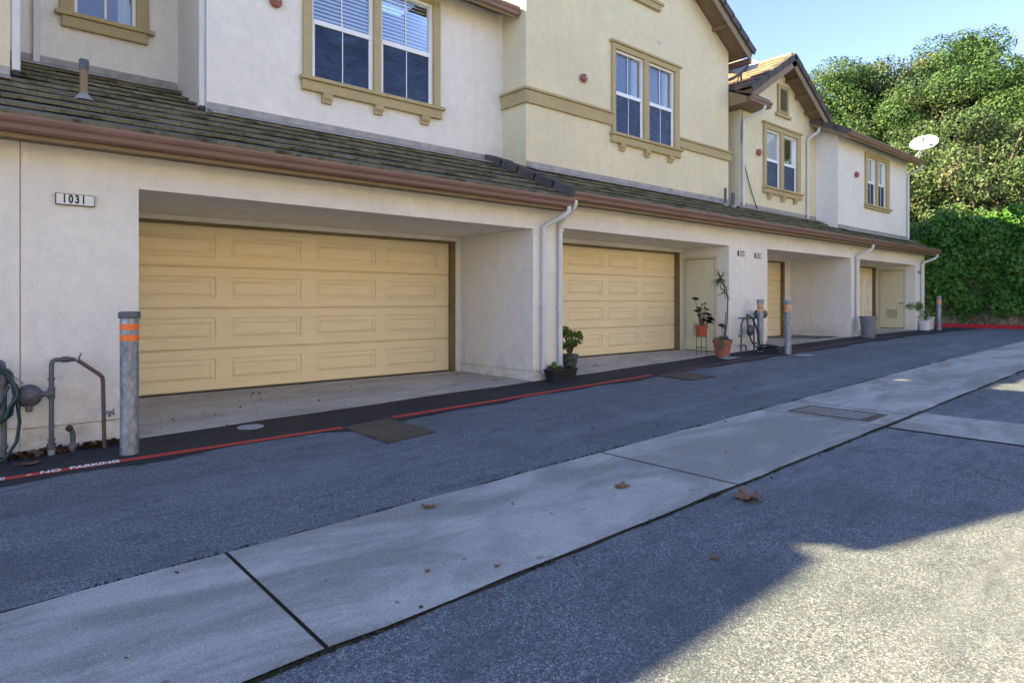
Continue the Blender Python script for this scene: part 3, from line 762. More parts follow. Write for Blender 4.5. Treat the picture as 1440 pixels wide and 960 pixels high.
flashing(C_, 13.27, 17.59, 1.0, 2.86)
for x, z, r_ in ((12.712, 3.76, .03), (13.035, 3.69, .04)):
    mb = MB(); mb.tube([(x, .8, 3.2), (x, .8, z)], r_, 12); o = mb.build('roof_vent_pipe', 'grey_pipe', C_)
    mb = MB(); mb.lathe([(.10, 3.33), (.085, 3.345), (.045, 3.42)], (x, .8, 0), 14); mb.build('boot', 'lead', o)
# black cable from the dish
mb = MB(); mb.tube([(13.62, .90, 5.95), (13.66, .94, 5.5), (13.70, .965, 5.0), (13.85, .97, 4.4), (14.15, .97, 3.85), (14.45, .97, 3.42)], .010, 6); mb.build('cable', 'black_rubber', C_)

# D
D_ = thing('townhouse', 'white townhouse at the far end of the row, nearest the ivy', 'townhouse', (20.3, 0, gz(20.3)), GRP)
lower(D_, 17.651, 23.0, 17.92, 22.15, 1.12, 2.39, 2.73, (18.05, 21.95, .40, 2.33), even_cols(18.05, 21.95), .40, (.50, .54))
eave(D_, 17.651, 23.0, 2.86, 2.73, 17.65, 23.22, runs=[(17.65, 23.22, .6)])
upper(D_, 17.601, 22.78, .42, 9, 2.8, 5.70, [(19.487, 20.937, 4.04, 5.375)], 'stucco_white')
mb = MB(); mb.prism([(17.603, .422, 5.70), (17.603, .998, 5.70), (17.603, .998, 5.96), (17.603, .422, 5.71)], (.19, 0, 0)); mb.build('eave_infill', 'stucco_white', D_, smooth=False)
window(D_, .42, 19.487, 20.937, 4.04, 5.375, (20.15, 20.28), 4.69, (.12, .22), .13, False, (.04, .12), (), True, 'curtain')
main_roof(D_, 17.62, 22.82, .04, 5.68, 5.0)
mb = MB(); mb.prism([(17.25, .06, 5.50), (17.25, .06, 5.64), (17.25, .998, 6.11), (17.25, .998, 5.97)], (.369, 0, 0)); o = mb.build('pent_roof', 'fascia_brown', D_, smooth=False)
t_ = MB(); tiles(t_, (17.25, .02, 5.64), (1, 0, 0), .37, (0, 1, .5), 1.06); rake_tiles(t_, (17.27, .02, 5.64), (17.27, .98, 6.12), (-1, 0, 0), .2, .13, .33); t_.build('tile_courses', 'tile_grey', o, smooth=False)
gutter('upper_gutter', D_, 17.25, 17.62, .06, 5.67)
bell(D_, 18.742, .42, 4.773, .085)
spout(D_, (22.76, .0, 5.55), 22.72, .37, 3.25, .034)
spout(D_, (17.85, -.35, 2.74), 17.62, -.05, .42, kick=.06); spout(D_, (22.98, -.35, 2.74), 22.60, -.05, .45)
flashing(D_, 17.61, 22.78, .42, 2.86)
utility_door(D_, 22.15, .30, 1.0, .44, 2.245, (.49, .79, .75, 1.03), (.37, 1.23))

# ------------------------------------------------------------------ the row across the alley, behind the camera (its sunlit wall throws warm light back)
OP = thing('townhouse', 'cream townhouse across the alley, behind the camera', 'townhouse', (0, 0, 0), 'townhouses across the alley')
NOAPRON = True
lower(OP, -3.5, 3.5, -2.5, 2.3, 1.2, 2.35, 2.7, (-2.4, 2.2, .05, 2.15), even_cols(-2.4, 2.2), .05, (.2, .2))
eave(OP, -3.5, 3.5, 2.85, 2.7, runs=[(-3.5, 3.5, 1.4)])
upper(OP, -3.5, 3.5, 1.3, 8, 2.7, 6.52, [(-1.5, .5, 4.3, 5.8)], 'stucco_white')
window(OP, 1.3, -1.5, .5, 4.3, 5.8, (-.56, -.44), 5.05, brackets=(-1.3, -.5, .3))
main_roof(OP, -3.5, 3.5, .9, 6.5, 5.0)
for i in range(7):
    q = OP if i == 0 else copy_tree(OP)
    q.location = (-13 + 7.01 * i, -14.6, gz(-13 + 7 * i)); q.rotation_euler = (0, 0, math.pi)

# ------------------------------------------------------------------ house number plates
def plate(x, z, w, h, txt, label, y=-.001):
    r = thing('house_number_plate', label, 'number sign', (x, y, z - h / 2), 'house number plates on the pillars')
    mb = MB(); mb.box(x - w / 2 - .006, x + w / 2 + .006, y - .028, y, z - h / 2 - .006, z + h / 2 + .006); mb.build('backing', 'black', r, bevel=.003)
    mb = MB(); mb.box(x - w / 2, x + w / 2, y - .031, y - .029, z - h / 2, z + h / 2); mb.build('face', 'white_plastic', r)
    text_mesh(txt, h * 1.12, 'digits', 'black', r, Matrix.Translation((x - .01, y - .032, z)) @ Matrix.Rotation(R(90), 4, 'X'), .0006, .68, .0042, 1.38)
plate(.767, 2.165, .275, .088, '1031', 'white number plate reading 1031 on the nearest pillar')
plate(11.955, 2.25, .26, .085, '1029', 'small number plate on the pillar behind the two bollards, the left one')
plate(12.62, 2.235, .26, .085, '1027', 'small number plate on the pillar behind the two bollards, the right one')
plate(22.53, 2.18, .26, .085, '1025', 'small number plate on the last pillar beside the ivy')

# ------------------------------------------------------------------ bollards
def bollard(x, y, h, r, tape, label):
    z = gz(x); b = thing('bollard', label, 'bollard', (x, y, z), 'steel bollards along the garages')
    mb = MB(); mb.tube([(x, y, z - .1), (x, y, z + h - .05)], r, 28); mb.build('post', 'galvanised', b, ang=50)
    mb = MB(); mb.lathe([(r * 1.16, h - .055), (r * 1.18, h - .05), (r * 1.18, h - .012), (r * 1.1, h), (.01, h + .004)], (x, y, z), 28); mb.build('cap', 'grey_pipe' if h > 1.1 else 'galvanised', b, ang=40)
    for k in (0, 1):
        z0 = h - .15 - k * .085 * (h / 1.1); mb = MB(); mb.lathe([(r + .0004, z0), (r + .0022, z0 + .0005), (r + .0022, z0 + .048), (r + .0004, z0 + .0485)], (x, y, z), 28); mb.build('reflective_band', tape, b, ang=50)
    return b
bollard(1.08, -.596, 1.195, .0705, 'orange_tape', 'nearest steel bollard with two bright orange bands, by the gas meter')
b2 = bollard(12.22, -.27, 1.05, .062, 'faded_tape', 'steel bollard in front of the pillar with the coiled black hose')
b3 = copy_tree(b2); b3.location = (12.06, -.918, gz(12.06)); b3['label'] = 'steel bollard standing alone before the third garage opening'
b4 = copy_tree(b2); b4.location = (22.9, -.42, gz(22.9)); b4['label'] = 'farthest steel bollard at the end of the row, against the ivy'

# ------------------------------------------------------------------ gas meters and hoses
G1 = thing('gas_meter', 'grey painted gas regulator and pipes left of the nearest bollard', 'gas meter', (.6, -.15, 0), 'gas meters on the wall')
Y = -.15
mb = MB(); mb.tube([(.585, Y, .0), (.585, Y, .74), (.592, Y, .772), (.612, Y, .783), (.665, Y, .783), (.735, Y, .781)], .019, 12)
mb.tube([(.585, Y, .502), (.44, Y, .499)], .019, 12)
mb.tube([(.269, Y, -.1), (.269, Y, .72), (.26, Y, .775), (.24, Y, .79), (.02, Y, .795), (-.1, Y, .795)], .022, 12)
mb.build('grey_pipework', 'grey_pipe', G1, ang=60)
mb = MB()
for z0, z1, r in ((.04, .085, .034), (.10, .125, .028), (.615, .635, .027), (.455, .475, .028), (.53, .55, .028), (.475, .53, .026)): mb = MB(); mb.lathe([(r * .9, z0), (r, z0 + .003), (r, z1 - .003), (r * .9, z1)], (.585, Y, 0), 10); mb.build('pipe_fitting', 'grey_pipe', G1, ang=40)
for z0, z1, r in ((.02, .05, .036), (.08, .11, .032), (.60, .72, .034)): mb = MB(); mb.lathe([(r * .9, z0), (r, z0 + .003), (r, z1 - .003), (r * .9, z1)], (.269, Y, 0), 10); mb.build('pipe_fitting', 'grey_pipe', G1, ang=40)
for h0, h1, r in ((.060, .082, .028), (.02, .04, .027)): mb = MB(); mb.lathe([(r * .9, -h0 - .02), (r, -h0 - .017), (r, -h0 + .003), (r * .9, -h0 + .006)], (.585, Y, .5), 10, 'x'); mb.build('pipe_fitting', 'grey_pipe', G1, ang=40)
mb = MB(); mb.lathe([(.024, .07), (.026, .075), (.026, .12), (.02, .125)], (.585, Y, .783), 10, 'x')
mb.build('pipe_fitting', 'grey_pipe', G1, ang=40)
mb = MB(); mb.lathe([(.06, -.035), (.088, -.03), (.094, -.015), (.094, .0), (.086, .006), (.075, .02), (.05, .034), (.032, .038), (.03, .065), (.012, .068)], (.432, Y - .01, .497), 28, 'y'); mb.tube([(.432, Y - .03, .42), (.432, Y - .03, .375)], .026, 12); mb.build('regulator', 'grey_pipe', G1, ang=30)
mb = MB(); mb.lathe([(.019, .368), (.02, .37), (.02, .376)], (.432, Y - .03, 0), 12); mb.build('vent_cap', 'black', G1)
mb = MB(); mb.tube([(.735, Y, .781), (.765, Y, .775), (.925, Y, .640), (.950, Y, .612), (.955, Y, .57), (.967, Y, -.08)], .0165, 12); mb.build('rust_brown_pipe', 'rust_pipe', G1, ang=60)
mb = MB(); mb.tube([(.745, Y, .78), (.775, Y - .03, .79), (.79, Y - .035, .835)], .009, 8); mb.tube([(.765, Y, .775), (.76, Y - .05, .79)], .012, 8); mb.tube([(.962, Y, .30), (1.03, Y, .297)], .013, 10); mb.lathe([(.012, .028), (.03, .03), (.03, .04), (.012, .042)], (1.0, Y, .297), 12, 'x'); mb.tube([(1.0, Y, .297), (1.0, Y - .04, .27)], .011, 8)
mb.build('valve', 'bare_metal', G1)
mb = MB(); mb.tube([(.585, Y, -.10), (.585, Y, .03)], .027, 12); mb.build('pale_sleeve', 'lid_pale', G1)
mb = MB(); mb.tube([(.735, Y, -.03), (.735, Y, .13), (.728, Y, .17), (.705, Y - .005, .19)], .021, 12); mb.lathe([(.032, .01), (.034, .015), (.034, .05), (.03, .055)], (.735, Y, 0), 10)
mb.build('stub_pipe', 'grey_pipe', G1, ang=50)
mb = MB(); mb.lathe([(.022, -.004), (.028, 0), (.028, .014), (.02, .016)], (.707, Y - .02, .197), 14, 'y'); mb.build('black_cap', 'black', G1)
mb = MB(); mb.tube([(.30, Y, .70), (.40, Y - .005, .60)], .007, 8); mb.build('sensing_line', 'bare_metal', G1)
hp = []
for i in range(150):
    a = i * .16; k = i / 150; rx = .17 + .012 * math.sin(i * .7); rz = .20 + .05 * math.sin(a * .13)
    hp.append((.17 + rx * math.cos(a) + .01 * math.sin(i * 1.3), -.19 - .035 * k - .012 * math.sin(a * 2.1), .53 + rz * math.sin(a)))
hp += [(.30, -.21, .60), (.355, -.2, .45), (.37, -.2, .30), (.35, -.2, .14), (.28, -.2, .01), (.18, -.2, -.03), (.05, -.22, -.04)]
H1 = MB(); H1.tube(hp, .0135, 8)
props(H1.build('garden_hose', 'hose_green', ang=70), 'dark green garden hose coiled on the pipes at the left edge', 'garden hose', 'garden hoses')

G2 = thing('gas_meter', 'gas meter and thin pipes on the pillar behind the paired bollards', 'gas meter', (12, -.18, gz(12)), 'gas meters on the wall')
Y = -.18
mb = MB(); mb.tube([(11.65, Y, .24), (11.65, Y, .82), (11.70, Y, .90), (11.76, Y, .945), (12.36, Y, .945)], .018, 8); mb.tube([(11.56, Y, .95), (11.78, Y, .95)], .016, 8); mb.tube([(12.14, Y, .26), (12.14, Y, .94)], .018, 8); mb.tube([(12.42, Y, .3), (12.42, Y, .98)], .02, 8)
mb.tube([(11.583, Y, .41), (11.80, Y, .41), (11.83, Y, .38), (11.83, Y, .27)], .016, 8); mb.tube([(11.56, Y, .60), (11.66, Y, .60)], .022, 8); mb.tube([(12.1, Y, .43), (12.42, Y, .43)], .016, 8)
mb.build('grey_pipework', 'grey_pipe', G2, ang=60)
mb = MB(); mb.lathe([(.07, -.03), (.11, -.02), (.115, .0), (.10, .03), (.05, .05), (.03, .08)], (11.99, Y, .70), 22, 'y'); mb.build('regulator', 'grey_pipe', G2)
mb = MB(); mb.tube([(12.24, Y - .02, 1.02), (12.48, Y - .02, 1.02)], .09, 18); mb.tube([(12.36, Y - .02, .9), (12.36, Y - .02, 1.0)], .04, 12); mb.build('meter_body', 'grey_pipe', G2, ang=50)
hp = [(12.20, -.30, .33), (11.96, -.30, .38), (11.80, -.30, .52), (11.70, -.30, .72), (11.69, -.28, .95), (11.70, -.27, 1.03), (11.74, -.28, 1.0), (11.86, -.30, .95), (12.0, -.31, .75), (12.06, -.33, .50), (12.08, -.36, .32)]
for i in range(110):
    a = i * .23; k = i / 110; hp.append((12.02 + (.19 + .05 * math.sin(i * .37)) * math.cos(a) + .03 * math.sin(i), -.56 + (.16 + .04 * math.cos(i * .51)) * math.sin(a), gz(12) + .02 + .05 * (1 + math.sin(a * .37)) + .05 * k))
mb = MB(); mb.tube(hp, .016, 7)
props(mb.build('garden_hose', 'black_rubber', ang=70), 'black hose hooked on the pillar pipes and heaped at the bollard foot', 'garden hose', 'garden hoses')
hp = [(11.62, -.42, .262), (11.72, -.45, .265), (11.85, -.40, .27), (11.98, -.42, .275)]

# ------------------------------------------------------------------ lids and drain
def slab(name, label, cat, pts, mat, dz, hole=None, th=.006):
    mb = MB(); z = [gz(p[0]) + dz for p in pts]; mb.add([(p[0], p[1], zz - th) for p, zz in zip(pts, z)] + [(p[0], p[1], zz) for p, zz in zip(pts, z)], [(0, 1, 2, 3), (4, 5, 6, 7), (0, 1, 5, 4), (1, 2, 6, 5), (2, 3, 7, 6), (3, 0, 4, 7)])
    cx, cy = sum(p[0] for p in pts) / 4, sum(p[1] for p in pts) / 4
    r = thing(name, label, cat, (cx, cy, gz(cx)), 'utility box lids in the paving'); mb.build('lid', mat, r, smooth=False)
    rim = MB()
    for i in range(4):
        a, b = Vector((*pts[i], z[i])), Vector((*pts[(i + 1) % 4], z[(i + 1) % 4])); d = (b - a).normalized(); s = Vector((-d.y, d.x, 0))
        ctr = Vector((cx, cy, 0)); s = s if (a - ctr).dot(s) > 0 else -s
        rim.obox(a + Vector((0, 0, -.006)) - d * .012, (b - a) + d * .024, s * .014, (0, 0, .008))
    rim.build('rim', 'concrete_lid', r, smooth=False)
    if hole:
        h = MB(); h.lathe([(.032, 0), (.032, .0015)], (hole[0], hole[1], gz(hole[0]) + dz), 16); h.build('hole_shade_disc', 'black', r)  # black disc laid on the lid, painted as a shaded hole
slab('utility_lid', 'brown concrete box lid with a lift hole, interrupting the red line nearest the camera', 'utility lid', [(2.86, -.975), (3.36, -.905), (3.36, -1.76), (2.84, -1.82)], 'concrete_lid', .012, (3.13, -1.28))
slab('utility_lid', 'dark box lid in the asphalt in front of the second garage', 'utility lid', [(7.93, -.93), (8.42, -.95), (8.36, -1.62), (7.82, -1.58)], 'concrete_lid', .012)
slab('utility_lid', 'pale rectangular lid right of the two bollards', 'utility lid', [(11.75, -1.14), (12.25, -1.14), (12.2, -1.42), (11.7, -1.42)], 'lid_pale', .012)
slab('utility_lid', 'small pale lid in front of the big terracotta pot', 'utility lid', [(10.55, -.36), (10.95, -.36), (10.9, -.62), (10.45, -.6)], 'lid_pale', .014)
r = thing('cleanout_cover', 'round pale cover in the dark strip before the nearest garage', 'manhole cover', (2.19, -.25, gz(2.19)))
mb = MB(); mb.lathe([(.125, .004), (.125, .012), (.118, .014), (.108, .014), (.104, .010), (.10, .010), (.096, .014), (.01, .0145)], (2.19, -.25, gz(2.19)), 32); mb.build('cover', 'lid_pale', r)
for k in range(5):
    mb = MB(); mb.box(2.12, 2.26, -.30 + k * .025, -.293 + k * .025, gz(2.19) + .014, gz(2.19) + .017); mb.build('raised_bar', 'lid_pale', r)
# storm drain grate
GX0, GX1, GY0, GY1 = 6.50, 6.99, -4.40, -3.62
r = thing('storm_drain_grate', 'rusty steel grate set in the concrete swale', 'drain grate', (6.74, -4, gz(6.74)))
mb = MB(); sheet(mb, GX0, GX1, GY0, GY1, -.001); mb.build('pit_shade_sheet', 'black', r, smooth=False)  # flat black sheet painted as the darkness under the bars
mb = MB(); z = gz(6.74) + .012
for i in range(9): y = GY0 + .10 + i * .075; mb.box(GX0 + .02, GX1 - .02, y, y + .022, z - .012, z + .002)
for i in range(9): x = GX0 + .035 + i * .051; mb.box(x, x + .016, GY0 + .1, GY1 - .03, z - .012, z + .004)
mb.build('bars', 'bare_metal', r, smooth=False)
mb = MB(); mb.box(GX0, GX1, GY0, GY0 + .09, z - .012, z + .001); mb.box(GX0, GX1, GY1 - .028, GY1, z - .012, z + .003); mb.box(GX0, GX0 + .018, GY0 + .09, GY1 - .028, z - .012, z + .003); mb.box(GX1 - .018, GX1, GY0 + .09, GY1 - .028, z - .012, z + .003)
mb.build('frame', 'concrete_lid', r, smooth=False)

# ------------------------------------------------------------------ fallen leaves
def fallen(x, y, s, rot, curl, label, dz=.014, name='fallen_leaf'):
    n = 40; rim = []
    for i in range(n):
        a = 2 * math.pi * i / n
        rr = .55 + .40 * abs(math.cos(2.5 * a)) ** .7 + .10 * math.sin(17 * a) * .6
        rim.append((rr * math.cos(a) * s * .5, rr * math.sin(a) * s * .42))
    V = [(0, 0)] ; rings = 5; vs = []; z0 = gz(x) + dz
    cr, sr = math.cos(rot), math.sin(rot)
    def H(px, py): return curl * s * (.55 * (px / s) ** 2 * 4 + .10 * math.sin(px / s * 22 + rot * 3) + .16 * math.sin(py / s * 15 + rot)) + .15 * curl * s
    for k in range(1, rings + 1):
        for (px, py) in rim:
            qx, qy = px * k / rings, py * k / rings; h = max(0.001, H(qx, qy)); vs.append((x + cr * qx - sr * qy, y + sr * qx + cr * qy, z0 + h))
    fs = []
    for k in range(rings - 1):
        for i in range(n): fs.append((k * n + i, k * n + (i + 1) % n, (k + 1) * n + (i + 1) % n, (k + 1) * n + i))
    fs.append(tuple(range(n))[::-1])
    r = thing(name, label, 'leaf', (x, y, z0), 'fallen brown leaves on the paving')
    mb = MB(); mb.add(vs, fs); mb.build('blade', 'dead_leaf', r, ang=70)
    mb = MB(); mb.tube([(x, y, z0 + .004 + .1 * curl * s), (x - cr * s * .5, y - sr * s * .5, z0 + .01), (x - cr * s * .85, y - sr * s * .8, z0 + .02)], .0018, 5); mb.build('stalk', 'dead_leaf', r)
fallen(2.142, -3.52, .095, 2.6, .35, 'curled brown leaf on the concrete swale at its upper edge, left of centre')
fallen(3.283, -4.063, .13, .4, .22, 'flat pointed brown leaf lying in the middle of the swale')
fallen(3.678, -4.735, .22, .9, .22, 'largest crumpled brown leaf, on the asphalt just below the swale', .008)
fallen(2.75, -5.07, .05, 1.6, .15, 'tiny pale leaf on the asphalt above the sunlit patch', .006)
fallen(1.647, -4.26, .035, .6, .3, 'tiny brown leaf scrap on the near part of the swale, the left one')
fallen(1.915, -4.44, .035, 1.9, .3, 'tiny brown leaf scrap on the near part of the swale, the right one')
fallen(8.05, .42, .14, .5, .25, 'brown leaf on the apron of the second garage', .03)
fallen(.42, -.45, .13, .1, .2, 'orange brown leaf strip beside the red line under the hose', .012)
P = []
for i in range(520):
    x = rnd.uniform(-.6, 1.22); y = -.03 - abs(rnd.gauss(0, .06)) - .03; z = gz(x) + .012 + rnd.random() * .035
    P.append((x, y, z))
for i in range(90):
    x = rnd.uniform(1.3, 6.2); P.append((x, rnd.uniform(.1, 1.6), 0)); P[-1] = (x, P[-1][1], gz(x) * (1 - P[-1][1] / 1.86) + .138 * P[-1][1] / 1.86 + .018)
for i in range(60):
    x = rnd.uniform(7, 11.4); yy = rnd.uniform(.1, 1.0); P.append((x, yy, gz(x) * (1 - yy / 1.18) + .268 * yy / 1.18 + .018))
for i in range(150):
    x = rnd.uniform(.2, 12); y_ = rnd.choice([rnd.uniform(-1.1, -.3), rnd.gauss(-3.32, .05), rnd.gauss(-4.62, .05), rnd.uniform(-5.5, -1)]); P.append((x, y_, gz(x) + .018))
Pn = np.array(P); Nn = np.tile([0, 0, 1.], (len(P), 1))
sz = np.where(np.arange(len(P)) < 520, .055, .028)
props(quads('leaf_litter', leaves_at(Pn, Nn, sz, .6, .45), 'litter_mat'), 'small dry leaves and debris gathered along the foot of the wall', 'leaf litter', kind='stuff')

# ------------------------------------------------------------------ pots and plants
def pot(name, root, x, y, z, r0, r1, h, mat, rim=True, n=28):
    mb = MB(); prof = [(r0, 0), (r1 * .97, h * .8)]
    if rim: prof += [(r1 * 1.08, h * .8), (r1 * 1.10, h), (r1 * .98, h), (r1 * .95, h * .9)]
    else: prof += [(r1, h), (r1 * .92, h), (r1 * .9, h * .92)]
    mb.lathe(prof, (x, y, z), n); p = mb.build('pot', mat, root, ang=30)
    s = MB(); s.lathe([(r1 * .94, h * .87), (r1 * .9, h * .885), (.01, h * .9)], (x, y, z), 20); s.build('soil', 'soil', root); return p
def rosette(C, r, n, tilt=(0, 0, 1), open_=.5):
    out = []; T = Vector(tilt).normalized(); q = T.to_track_quat('Z', 'Y')
    for i in range(n):
        a = i * 2.399; k = i / n; rr = r * (.35 + .65 * (1 - k)); el = open_ * .3 + k * 1.1
        d = q @ Vector((math.cos(a) * math.cos(el), math.sin(a) * math.cos(el), math.sin(el))); s = q @ Vector((-math.sin(a), math.cos(a), 0)); u = d.cross(s)
        w = rr * .24; c = Vector(C)
        out.append([c, c + d * rr * .45 - s * w * .7, c + d * rr * .85 - s * w + u * -.03 * r, c + d * rr * 1.05, c + d * rr * .85 + s * w + u * -.03 * r, c + d * rr * .45 + s * w * .7])
    return out
# big terracotta pot with tall dragon tree and small succulents
x, y = 10.85, -.25; z = gz(x)
T = thing('potted_plant', 'big terracotta pot with a tall thin spiky dragon tree', 'potted plant', (x, y, z), 'pots with plants')
pot('pot', T, x, y, z, .125, .165, .33, 'terracotta')
mb = MB()
mb.tube([(x + .06, y, z + .25), (x + .13, y - .02, z + .7), (x + .15, y - .02, z + 1.1), (x + .08, y - .02, z + 1.32), (x - .08, y - .02, z + 1.46)], [.014, .013, .011, .009, .008], 7)
mb.tube([(x + .15, y - .02, z + 1.05), (x + .10, y - .04, z + 1.18), (x, y - .05, z + 1.22)], .008, 6)
mb.tube([(x + .02, y, z + .25), (x + .08, y, z + .55), (x + .12, y, z + .85)], .009, 6)
mb.tube([(x - .02, y, z + .25), (x - .06, y - .03, z + .45), (x - .11, y - .05, z + .56)], .007, 6)
mb.build('stem', 'wood_stem', T)
P = []
for (cx, cy, cz, n_, ln) in ((x - .10, y - .02, z + 1.48, 50, .28), (x - .02, y - .05, z + 1.23, 28, .22)):
    for i in range(n_):
        a = rnd.uniform(0, 6.28); el = rnd.uniform(-1.1, 1.2); d = Vector((math.cos(a) * math.cos(el), math.sin(a) * math.cos(el), math.sin(el))); s = d.cross(Vector((0, 0, 1))).normalized() * .008
        c = Vector((cx, cy, cz)); l_ = ln * rnd.uniform(.6, 1.1); m = c + d * l_ * .55; e = c + d * l_ + Vector((0, 0, -.25 * l_ * l_ * 4 * .4))
        P.append([c - s, m - s, e, e, m + s, c + s])
quads('spiky_leaves', P, 'spiky_green', T)
P = []
for i in range(16):
    a = rnd.uniform(0, 6.28); rr = rnd.uniform(.05, .17); P += rosette((x + rr * math.cos(a), y + rr * math.sin(a), z + .33 + rnd.uniform(-.01, .05)), .055, 16)
for (dx, dz_) in ((-.17, .28), (-.19, .20), (-.15, .36)): P += rosette((x + dx, y - .08, z + dz_), .06, 18, (-.6, -.5, .6))
quads('succulent_rosettes', P, 'succulent', T); quads('dark_rosette', rosette((x - .12, y - .05, z + .58), .08, 26, (-.3, -.4, .8)), 'aeonium_dark', T); quads('dark_rosette', rosette((x - .06, y - .06, z + .54), .06, 20), 'aeonium_dark', T)
# wire stand with the smaller red pot
x, y = 10.72, .12; z = gz(x) + .02
zt = z + .36
ST = thing('plant_stand', 'thin black wire plant stand under the red pot', 'plant stand', (x, y, z))
for a in (.6, 2.7, 4.8):
    mb = MB(); mb.tube([(x + .11 * math.cos(a), y + .11 * math.sin(a), z - .03), (x + .10 * math.cos(a), y + .10 * math.sin(a), zt)], .006, 6); mb.build('leg', 'black', ST)
for i, (nm, zz, rr) in enumerate((('ring', zt, .105), ('ring', z + .15, .10))):
    mb = MB(); mb.tube([(x + rr * math.cos(a * .2618), y + rr * math.sin(a * .2618), zz) for a in range(25)], .005, 6); mb.build('ring', 'black', ST)
T = thing('potted_plant', 'red plastic pot of dark branching aeonium on the wire stand', 'potted plant', (x, y, zt), 'pots with plants')
pot('pot', T, x, y, zt + .005, .095, .115, .20, 'red_plastic')
z = zt + .2; mb = MB(); P = []
ends = [(-.20, 0, .50, .085), (-.13, -.03, .33, .06), (-.20, -.04, .27, .08), (-.15, -.05, .20, .06), (-.05, 0, .30, .05), (.02, -.03, .22, .06), (.07, -.05, .32, .06), (.14, -.05, .20, .11), (.19, -.06, .10, .12), (.10, -.08, .06, .12), (.24, -.03, .05, .09), (.05, .0, .12, .07), (.12, 0, .42, .05), (.20, 0, .30, .07), (-.02, -.05, .10, .06), (.15, -.1, .13, .10), (-.06, -.05, .40, .04)]
for (ax, ay, az, rr) in ends:
    mb.tube([(x + ax * .15, y + ay * .2, z - .03), (x + ax * .6, y + ay * .6, z + az * .5), (x + ax, y + ay, z + az)], [.009, .007, .006], 6)
    quads('dark_rosette', rosette((x + ax, y + ay, z + az), rr, 34, (ax, ay - .3, .9)), 'aeonium_dark', T)
mb.build('stem', 'wood_stem', T)
# dark pot with jade plant behind the near pillar
x, y = 7.28, .27; z = gz(x) + .012
T = thing('potted_plant', 'dark grey pot with a bushy green jade plant, half behind the near pillar', 'potted plant', (x, y, z), 'pots with plants')
pot('pot', T, x, y, z, .085, .125, .29, 'dark_pot')
mb = MB(); P = []; Cs = []
for i in range(16):
    a = rnd.uniform(0, 6.28); rr = rnd.uniform(.03, .21); hz = rnd.uniform(.12, .42) * (1.1 - rr); ex, ey, ez = x + rr * math.cos(a), y + rr * math.sin(a) * .8, z + .27 + hz
    mb.tube([(x, y, z + .22), (x + (ex - x) * .4, y + (ey - y) * .4, z + .27 + hz * .6), (ex, ey, ez)], [.014, .010, .006], 6)
    for k in range(55): v = npr.normal(0, 1, 3); v /= np.linalg.norm(v); Cs.append(np.array([ex, ey, ez]) + v * rnd.uniform(.02, .065))
Cs = np.array(Cs); mb.build('stem', 'wood_stem', T); quads('foliage', leaves_at(Cs, Cs - np.array([x, y, z + .4]), .042, .65, .6), 'plant_green', T)
# black trough with succulents
x0, x1, y0, y1 = 6.36, 6.86, -.29, -.10; z = gz(6.6) + .004
T = thing('planter_trough', 'long black trough of small succulents under the twin downspouts', 'planter', (6.61, -.19, z))
mb = MB(); e = .025
lo = [(x0 + e, y0 + e, z - .01), (x1 - e, y0 + e, z - .01), (x1 - e, y1 - e, z - .01), (x0 + e, y1 - e, z - .01)]; hi = [(x0, y0, z + .15), (x1, y0, z + .15), (x1, y1, z + .15), (x0, y1, z + .15)]
hi2 = [(x0 - .012, y0 - .012, z + .15), (x1 + .012, y0 - .012, z + .15), (x1 + .012, y1 + .012, z + .15), (x0 - .012, y1 + .012, z + .15)]; hi3 = [(a, b, c + .018) for a, b, c in hi2]; inn = [(x0 + .012, y0 + .012, z + .168), (x1 - .012, y0 + .012, z + .168), (x1 - .012, y1 - .012, z + .168), (x0 + .012, y1 - .012, z + .168)]; inb = [(a, b, z + .135) for a, b, c in inn]
rg = [lo, hi, hi2, hi3, inn, inb]; mb.add([p for q in rg for p in q], [(3, 2, 1, 0)] + [(i * 4 + k, i * 4 + (k + 1) % 4, i * 4 + 4 + (k + 1) % 4, i * 4 + 4 + k) for i in range(5) for k in range(4)])
mb.build('trough', 'black', T, smooth=False, bevel=.003)
mb = MB(); mb.box(x0 + .014, x1 - .014, y0 + .014, y1 - .014, z + .10, z + .14); mb.build('soil', 'soil', T)
P = []
for i in range(44): P += rosette((rnd.uniform(x0 + .03, x1 - .03), rnd.uniform(y0 + .03, y1 - .03), z + .15 + rnd.uniform(0, .05)), rnd.uniform(.025, .05), 18, (rnd.gauss(0, .3), rnd.gauss(-.2, .3), 1))
for i in range(7): P += rosette((x1 - .10 + rnd.gauss(0, .03), -.2 + rnd.gauss(0, .03), z + .20 + rnd.uniform(0, .12)), .05, 20, (rnd.gauss(0, .4), -.3, 1))
quads('succulent_rosettes', P, 'succulent', T)
mb = MB(); mb.lathe([(.02, .12), (.038, .15), (.045, .20), (.040, .25), (.02, .275), (.004, .28)], (x0 + .11, -.2, z), 14); mb.build('small_cactus', 'plant_green', T)

